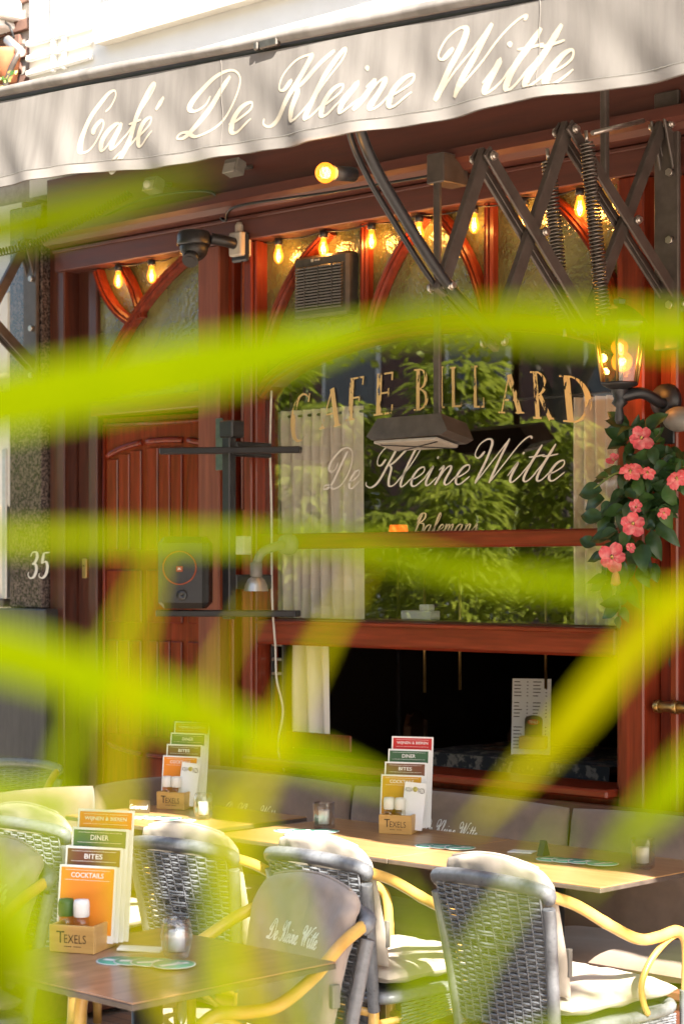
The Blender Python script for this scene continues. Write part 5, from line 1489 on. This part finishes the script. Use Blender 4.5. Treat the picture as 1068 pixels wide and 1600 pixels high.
# glasses of green plants on the inner ledge
q = onY(640, 962, .16)
tag(MB().box(q.x - .06, q.x + .10, .17, .23, 1.50, 1.535, .003).box(q.x + .03, q.x + .08, .18, .22, 1.536, 1.56, .003).build('paper_stack', M['paper']), 'white stack of papers on the inner rail behind the middle pane', 'papers')
tag(MB().box(WX0, 1.24, .065, .26, 1.46, 1.4985, .003).build('inner_shelf', M['roomwood']), 'dark inner shelf behind the sash rail', 'shelf')

# ================================================================ PLANTS
def leaf_mesh(name, L, w, m, bend=.3, fold=.25, tip=1.6, nu=8, wave=0.0):
    """blade along +x, from 0 to L, up +z, drooping"""
    mb = MB()
    def f(u, v):
        t = u; s_ = (v * 2 - 1)
        wd = w * .5 * (math.sin(math.pi * min(1, t ** .75)) ** .8 if 0 < t < 1 else 0)
        z = -bend * L * t * t + fold * abs(s_) * wd + wave * math.sin(t * 9) * s_ * w
        return Vector((L * (t - .08 * bend * t * t), s_ * wd, z))
    mb.grid(f, nu, 4)
    me = mb.mesh(name); me.materials.append(m); return me
# --- hibiscus in a hanging basket on the right post
hb0 = onY(990, 780, -.20)
HB = empty('hanging_flowers', (hb0.x, -.2, onY(970, 965, -.2).z)); tag(HB, 'trailing pink hibiscus with dark glossy leaves hung on the right post', 'plant')
rng = random.Random(12)
lms = [leaf_mesh('leaf', .095, .058, M['leaf_dk'], .25, .30, wave=.06), leaf_mesh('leaf', .082, .048, M['leaf_md'], .45, .25, wave=.08), leaf_mesh('leaf', .07, .045, M['leaf_dk'], .15, .4, wave=.05), leaf_mesh('leaf', .10, .054, M['leaf_dk'], .6, .35, wave=.1)]
stem = smooth_path([onY(1010, 655, -.12), onY(1005, 720, -.17), onY(990, 800, -.19), onY(975, 860, -.2), onY(965, 910, -.2), onY(968, 962, -.19)], 6)
MB().tube(stem, .006, 6).build('stem', M['stem_g'], HB)
MB().tube(smooth_path([onY(1005, 700, -.15), onY(1035, 740, -.16), onY(1050, 790, -.17)], 6), .005, 6).build('stem', M['stem_g'], HB)
MB().tube(smooth_path([onY(1003, 730, -.17), onY(960, 740, -.2), onY(925, 765, -.2)], 6), .004, 6).build('stem', M['stem_g'], HB)
clusters = [(1002, 684, 30, 12), (985, 722, 36, 15), (1005, 760, 42, 24), (1028, 735, 30, 14), (965, 770, 32, 14), (990, 815, 36, 17), (1042, 785, 22, 9), (975, 862, 34, 16), (1000, 868, 22, 8), (955, 905, 16, 3), (978, 905, 12, 2), (1030, 700, 18, 5), (1052, 722, 16, 5), (1060, 768, 14, 5), (968, 925, 9, 3), (970, 950, 6, 3)]
def place_leaf(me, p, d, up, s_, parent):
    d = d.normalized(); y_ = up.cross(d); y_ = y_.normalized() if y_.length > 1e-4 else d.orthogonal().normalized(); z_ = d.cross(y_)
    o = link('leaf', me, None, parent)
    o.matrix_basis = Matrix.Translation(p) @ Matrix((d, y_, z_)).transposed().to_4x4() @ Matrix.Scale(s_, 4)
    return o
for cx_, cy_, rr, n in clusters:
    for i in range(n):
        a = rng.uniform(0, 2 * math.pi); q = rr * math.sqrt(rng.random())
        p = onY(cx_ + q * math.cos(a), cy_ + q * math.sin(a) * 1.1, -.18 + rng.uniform(-.07, .06))
        d = Vector((math.cos(a) + rng.uniform(-.5, .3), -.35 + rng.uniform(-.4, .3), -math.sin(a) * .8 + rng.uniform(-.8, .3)))
        place_leaf(rng.choice(lms), p, d, Vector((rng.uniform(-.3, .6), -.8, rng.uniform(.2, .9))), rng.uniform(.7, 1.15), HB)
for px, py, dx, dz, s_ in ((940, 766, -1, -.05, 1.1), (985, 678, -1, .25, 1.2), (930, 852, -1, .4, .8), (962, 935, -.5, -.8, .6), (972, 948, .4, -1, .7), (966, 962, -.1, -1, .6), (940, 810, -1, .2, 1.0), (1010, 670, .8, .5, 1.0)):
    place_leaf(lms[1 if py > 900 else 0], onY(px, py, -.2), Vector((dx, -.2, dz)), Vector((.1, -1, .3)), s_, HB)
def petal_mesh():
    mb = MB()
    mb.grid(lambda u, v: Vector((.006 + .036 * u, (v - .5) * .040 * (math.sin(math.pi * (.12 + .75 * u))) ** .7, .016 * u * u + .004 * math.sin(v * 9 + u * 4))), 6, 6)
    me = mb.mesh('petal'); me.materials.append(M['petal']); return me
pm = petal_mesh()
def flower(px, py, y, s_, nrm):
    p = onY(px, py, y); n_ = Vector(nrm).normalized(); e = n_.orthogonal().normalized(); f_ = n_.cross(e)
    fl = MB().tube([p - n_ * .01 * s_, p + n_ * .02 * s_], [.005 * s_, .0025 * s_], 8).build('flower', M['blossom'], HB)
    for k in range(5):
        a = 2 * math.pi * k / 5 + px + rng.uniform(-.2, .2)
        d = (e * math.cos(a) + f_ * math.sin(a) + n_ * rng.uniform(-.25, .35)).normalized(); y_ = n_.cross(d).normalized(); n2 = d.cross(y_)
        o = link('petal', pm, None, fl)
        o.matrix_basis = Matrix.Translation(p + n_ * .001 * k) @ Matrix((d, y_, n2)).transposed().to_4x4() @ Matrix.Scale(s_ * rng.uniform(.85, 1.15), 4)
CD = Vector((.64, -.77, .1))
for a in ((1001, 684, -.28, .95, CD), (958, 720, -.27, .55, CD + Vector((-.5, 0, .5))), (984, 735, -.29, .85, CD + Vector((-.2, .1, -.7))), (1010, 737, -.29, .62, CD + Vector((0, .3, -.8))),
          (1056, 746, -.28, .9, CD + Vector((.1, 0, -.7))), (988, 818, -.29, 1.05, CD), (993, 792, -.27, .55, CD), (955, 870, -.29, 1.1, CD), (1036, 800, -.26, .55, CD + Vector((0, 0, -.8))), (985, 856, -.28, .4, CD)): flower(*a)
p = onY(961, 902, -.26); MB().lathe([(.0, .03), (.012, .01), (.018, -.02), (.006, -.03), (.0, -.03)], p, 8).build('bud', M['bud'], HB)

# --- bamboo hedge across the terrace (seen in the window)
def bamboo_foliage(seed, H, n, rad):
    rg = random.Random(seed); vs, fs = [], []
    for i in range(n):
        z = H * (rg.random() ** .7); rr = rad * (.35 + .65 * rg.random()) * (1.15 - .5 * z / H); a = rg.uniform(0, 6.283)
        c_ = Vector((rr * math.cos(a), rr * math.sin(a), z + .1)); a += rg.uniform(-.9, .9)
        base = rg.uniform(-.35, .25)
        for k in range(3):
            aa = a + (k - 1) * .55 + rg.uniform(-.2, .2); L = rg.uniform(.14, .26); w = L * .12
            d = Vector((math.cos(aa), math.sin(aa), base - .15 * abs(k - 1))).normalized(); s_ = Vector((-d.y, d.x, rg.uniform(-.5, .5))).normalized()
            m_ = c_ + d * L * .4; t_ = c_ + d * L + Vector((0, 0, -L * .28)); b = len(vs)
            vs += [tuple(c_), tuple(m_ + s_ * w), tuple(m_ - s_ * w), tuple(t_)]; fs += [(b, b + 2, b + 1), (b + 1, b + 2, b + 3)]
    me = bpy.data.meshes.new('foliage'); me.from_pydata(vs, [], fs); me.materials.append(M['leaf_bb']); return me
def culm_mesh(seed, H):
    rg = random.Random(seed); mb = MB()
    for i in range(7):
        a = rg.uniform(0, 6.28); r0 = rg.uniform(.02, .16); lean = rg.uniform(.1, .4)
        base = Vector((r0 * math.cos(a), r0 * math.sin(a), 0)); tip = base + Vector((math.cos(a) * lean, math.sin(a) * lean, H * rg.uniform(.8, 1)))
        mb.tube([base.lerp(tip, t / 6) + Vector((0, 0, 0)) for t in range(7)], [.013 - .0015 * t for t in range(7)], 6)
    me = mb.mesh('culms'); me.materials.append(M['culm']); return me
fol = [bamboo_foliage(i, 2.4, 620, .46) for i in range(3)]; cul = [culm_mesh(i, 2.4) for i in range(3)]
plm = MB().box(-.42, .42, -.22, .22, 0, .48, .012).mesh('planter'); plm.materials.append(M['plinth'])
hx = [(-.7, -4.4, .62), (-1.5, -4.2, .70), (-2.3, -4.45, .58), (-3.1, -4.2, .74), (-3.9, -4.4, .66), (-4.7, -4.25, .8), (-5.5, -4.4, .7), (-6.3, -4.3, .85), (-7.2, -4.5, .9), (-8.2, -4.4, 1.0),
      (-1.6, -5.9, .98), (-2.6, -6.1, 1.1), (-3.7, -5.9, .95), (-4.8, -6.1, 1.15), (-5.9, -5.9, 1.05), (-7.0, -6.1, 1.2), (-8.2, -6.0, 1.25), (-9.6, -6.0, 1.3)]
for i, (x, y, s_) in enumerate(hx):
    o = empty('bamboo_plant', (x, y, 0), i * 1.3); tag(o, 'clump of green bamboo in a dark planter opposite the cafe front', 'bamboo', 'bamboo hedge opposite the cafe')
    f1 = link('foliage', fol[i % 3], None, o, True); f1.location = (0, 0, .45); f1.scale = (s_, s_, s_)
    f2 = link('culms', cul[i % 3], None, o, True); f2.location = (0, 0, .45); f2.scale = (s_, s_, s_)
    f3 = link('planter', plm, None, o, True); f3.rotation_euler = (0, 0, -i * 1.3)

# --- trees; the first is added out of view to shade the front table
def tree(x, y, H, label, crowns, seed):
    T = empty('street_tree', (x, y, 0)); tag(T, label, 'tree', 'street trees')
    rg = random.Random(seed)
    MB().tube(smooth_path([(x, y, 0), (x + .04, y - .02, H * .35), (x - .02, y + .03, H * .65), (x + .03, y, H)], 5), [.15 - .11 * i / 15 for i in range(16)], 10).build('trunk', M['bark'], T)
    lb = MB()
    vs, fs = [], []
    for (cx_, cy_, cz_, r_, n) in crowns:
        lb.tube(smooth_path([(x, y, min(H * .6, cz_ - .4)), ((x + cx_) / 2, (y + cy_) / 2, cz_ - .25), (cx_, cy_, cz_)], 5), [.06 - .0045 * i for i in range(11)], 6)
        for i in range(n):
            d = Vector((rg.gauss(0, 1), rg.gauss(0, 1), rg.gauss(0, .7))).normalized() * r_ * rg.random() ** .45
            c_ = Vector((cx_, cy_, cz_)) + Vector((d.x, d.y, d.z * .62)); L = rg.uniform(.07, .14)
            e = Vector((rg.gauss(0, 1), rg.gauss(0, 1), rg.gauss(0, .6))).normalized(); s_ = e.orthogonal().normalized(); s_ = (s_ * math.cos(i) + e.cross(s_) * math.sin(i))
            b = len(vs); vs += [tuple(c_), tuple(c_ + e * L * .5 + s_ * L * .35), tuple(c_ + e * L), tuple(c_ + e * L * .5 - s_ * L * .35)]; fs.append((b, b + 1, b + 2, b + 3))
    lb.build('limbs', M['bark'], T)
    me = bpy.data.meshes.new('crown'); me.from_pydata(vs, [], fs); link('crown', me, M['leaf_bb'], T)
tree(6.7, -4.3, 4.6, 'added unseen tree right of the camera whose leaves shade the front table', [(5.45, -4.25, 4.4, .95, 2600), (4.5, -4.3, 4.45, .85, 2000), (6.6, -4.4, 4.9, 1.1, 1500)], 2)
tree(-5.5, -8.4, 5.0, 'street tree behind the bamboo across the street', [(-5.5, -8.4, 5.2, 1.9, 4200), (-7.2, -8.2, 4.6, 1.7, 3200), (-3.9, -8.6, 4.7, 1.6, 3000)], 5)

# --- house across the street
OH = empty('house_opposite', (-4, -16, 0)); tag(OH, 'brick house across the street mirrored in the window', 'building')
ow = MB().box(-22, 14, -17, -16, 0, 9.5).build('wall', M['brick'], OH)
for i in range(14):
    for j in range(3):
        x = -21 + i * 2.5; z = 1.0 + j * 3
        wd = MB().box(x, x + 1.2, -16.02, -15.97, z, z + 1.9).build('window', M['white'], ow)
        MB().box(x + .08, x + 1.12, -15.969, -15.95, z + .08, z + 1.82).build('pane', M['granite'], wd)

# --- bamboo right in front of the lens: culms beside the frame, long leaves crossing it
FGm = {}
def fg_plant(name, label, foot, culm_pts, leaves):
    P = empty(name, foot); tag(P, label, 'bamboo', 'bamboo in front of the lens')
    cp = smooth_path(culm_pts, 8)
    MB().tube(cp, [.006 - .003 * i / len(cp) for i in range(len(cp))], 8).build('culm', M['culm'], P)
    for (pts, w, m) in leaves:
        S = smooth_path(pts, 6); n = len(S); mb = MB(); 
        vs = []
        for i, p in enumerate(S):
            t = i / (n - 1); tg = (S[min(i + 1, n - 1)] - S[max(i - 1, 0)]).normalized()
            view = (p - CAM).normalized(); sd = tg.cross(view).normalized(); sd = (sd + Vector((0, 0, .0))).normalized()
            fold = (sd.cross(tg)) * .12
            wd = w * .5 * min(1, (t / .10) ** .6 if t > 0 else 0.12) * min(1, ((1 - t) / .42) ** .75)
            wd = max(wd, .0006)
            vs += [p + (sd + fold) * wd, p + fold * -wd * .3, p + (-sd + fold) * wd]
        fs = []
        for i in range(n - 1): fs += [(i * 3, i * 3 + 1, i * 3 + 4, i * 3 + 3), (i * 3 + 1, i * 3 + 2, i * 3 + 5, i * 3 + 4)]
        mb.add(vs, fs, True)
        # nearest point of the culm: short leaf stalk
        q = min(cp, key=lambda c_: (c_ - S[0]).length)
        lf = mb.build('leaf', M[m], P)
        MB().tube(smooth_path([q, (q + S[0]) / 2 + Vector((0, 0, .006)), S[0]], 4), .0012, 5).build('leaf_stalk', M['culm'], lf)
Zc = .62
def A(px, py, z=Zc): return at(px, py, z)
left_culm = [Vector((4.5, -5.42, 0.0)), Vector((4.6, -5.44, .8)), A(-330, 1900, .68), A(-260, 1400, .66), A(-210, 900, .64), A(-180, 400, .62), A(-160, 60, .62)]
fg_plant('bamboo_shoot', 'bamboo shoot left of the lens with broad blurred bright green leaves', left_culm[0], left_culm, [
  ([A(-170, 372, .55), A(-20, 362, .54), A(130, 330, .52), A(330, 272, .50)], .0105, 'leaf_fg'),
  ([A(-190, 690, .50), A(0, 632, .50), A(230, 590, .52), A(480, 540, .54), A(640, 495, .56)], .0165, 'leaf_fg'),
  ([A(-200, 975, .46), A(40, 1030, .47), A(250, 1100, .48), A(430, 1165, .49), A(640, 1240, .50)], .0130, 'leaf_fg'),
  ([A(-180, 846, .52), A(60, 842, .52), A(300, 842, .53), A(560, 850, .55), A(760, 885, .57)], .0055, 'leaf_fg'),
  ([A(-240, 1205, .45), A(-60, 1235, .45), A(90, 1262, .46), A(200, 1300, .47)], .0085, 'leaf_fg'),
  ([A(-200, 1180, .40), A(-60, 1300, .40), A(15, 1440, .40), A(40, 1600, .41)], .010, 'leaf_fg'),
  ([A(-260, 1330, .42), A(-120, 1430, .42), A(-10, 1520, .42), A(60, 1640, .43)], .015, 'leaf_fg'),
])
right_culm = [Vector((5.0, -4.98, 0)), Vector((5.03, -5.0, .8)), A(1480, 1850, .70), A(1370, 1300, .68), A(1310, 800, .66), A(1270, 300, .66)]
fg_plant('bamboo_shoot', 'bamboo shoot right of the lens with blurred leaves slanting into view', right_culm[0], right_culm, [
  ([A(1280, 535, .52), A(1080, 520, .52), A(860, 508, .53), A(640, 506, .55), A(430, 545, .57)], .0115, 'leaf_fg'),
  ([A(1310, 975, .56), A(1110, 945, .56), A(900, 915, .57), A(700, 895, .58), A(540, 868, .60)], .0068, 'leaf_fg'),
  ([A(1200, 830, .55), A(1010, 990, .54), A(880, 1140, .53), A(730, 1300, .52)], .0088, 'leaf_yellow'),
  ([A(1330, 1010, .50), A(1150, 1140, .49), A(1020, 1265, .49), A(905, 1400, .50)], .0095, 'leaf_fg'),
])
low_culm = [Vector((4.78, -5.2, 0)), Vector((4.82, -5.22, .7)), A(480, 2300, .62), A(440, 1950, .60), A(420, 1720, .58)]
fg_plant('bamboo_shoot', 'low bamboo shoot below the lens sending upright blurred leaves into view', low_culm[0], low_culm, [
  ([A(330, 1700, .42), A(210, 1430, .43), A(185, 1200, .45), A(215, 1000, .48), A(255, 850, .51)], .0045, 'leaf_yellow'),
  ([A(430, 1720, .42), A(350, 1450, .43), A(400, 1230, .45), A(490, 1030, .48), A(580, 870, .51)], .0046, 'leaf_yellow'),
  ([A(560, 1740, .40), A(650, 1600, .40), A(660, 1470, .41), A(610, 1370, .42)], .0046, 'leaf_fg'),
  ([A(300, 1740, .42), A(335, 1560, .42), A(345, 1380, .43), A(300, 1230, .44)], .0048, 'leaf_fg'),
  ([A(120, 1740, .42), A(60, 1480, .43), A(90, 1230, .45), A(170, 1010, .48), A(265, 830, .51)], .0036, 'leaf_fg'),
  ([A(520, 1740, .42), A(470, 1480, .43), A(420, 1330, .44), A(330, 1200, .46)], .0030, 'leaf_fg'),
  ([A(480, 1740, .42), A(410, 1500, .43), A(350, 1290, .45), A(330, 1080, .48), A(400, 930, .51)], .0032, 'leaf_yellow'),
  ([A(700, 1740, .40), A(720, 1560, .41), A(790, 1420, .42), A(880, 1290, .44)], .0028, 'leaf_fg'),
  ([A(480, 1760, .38), A(800, 1660, .38), A(960, 1580, .39), A(1100, 1500, .40)], .004, 'leaf_fg'),
])
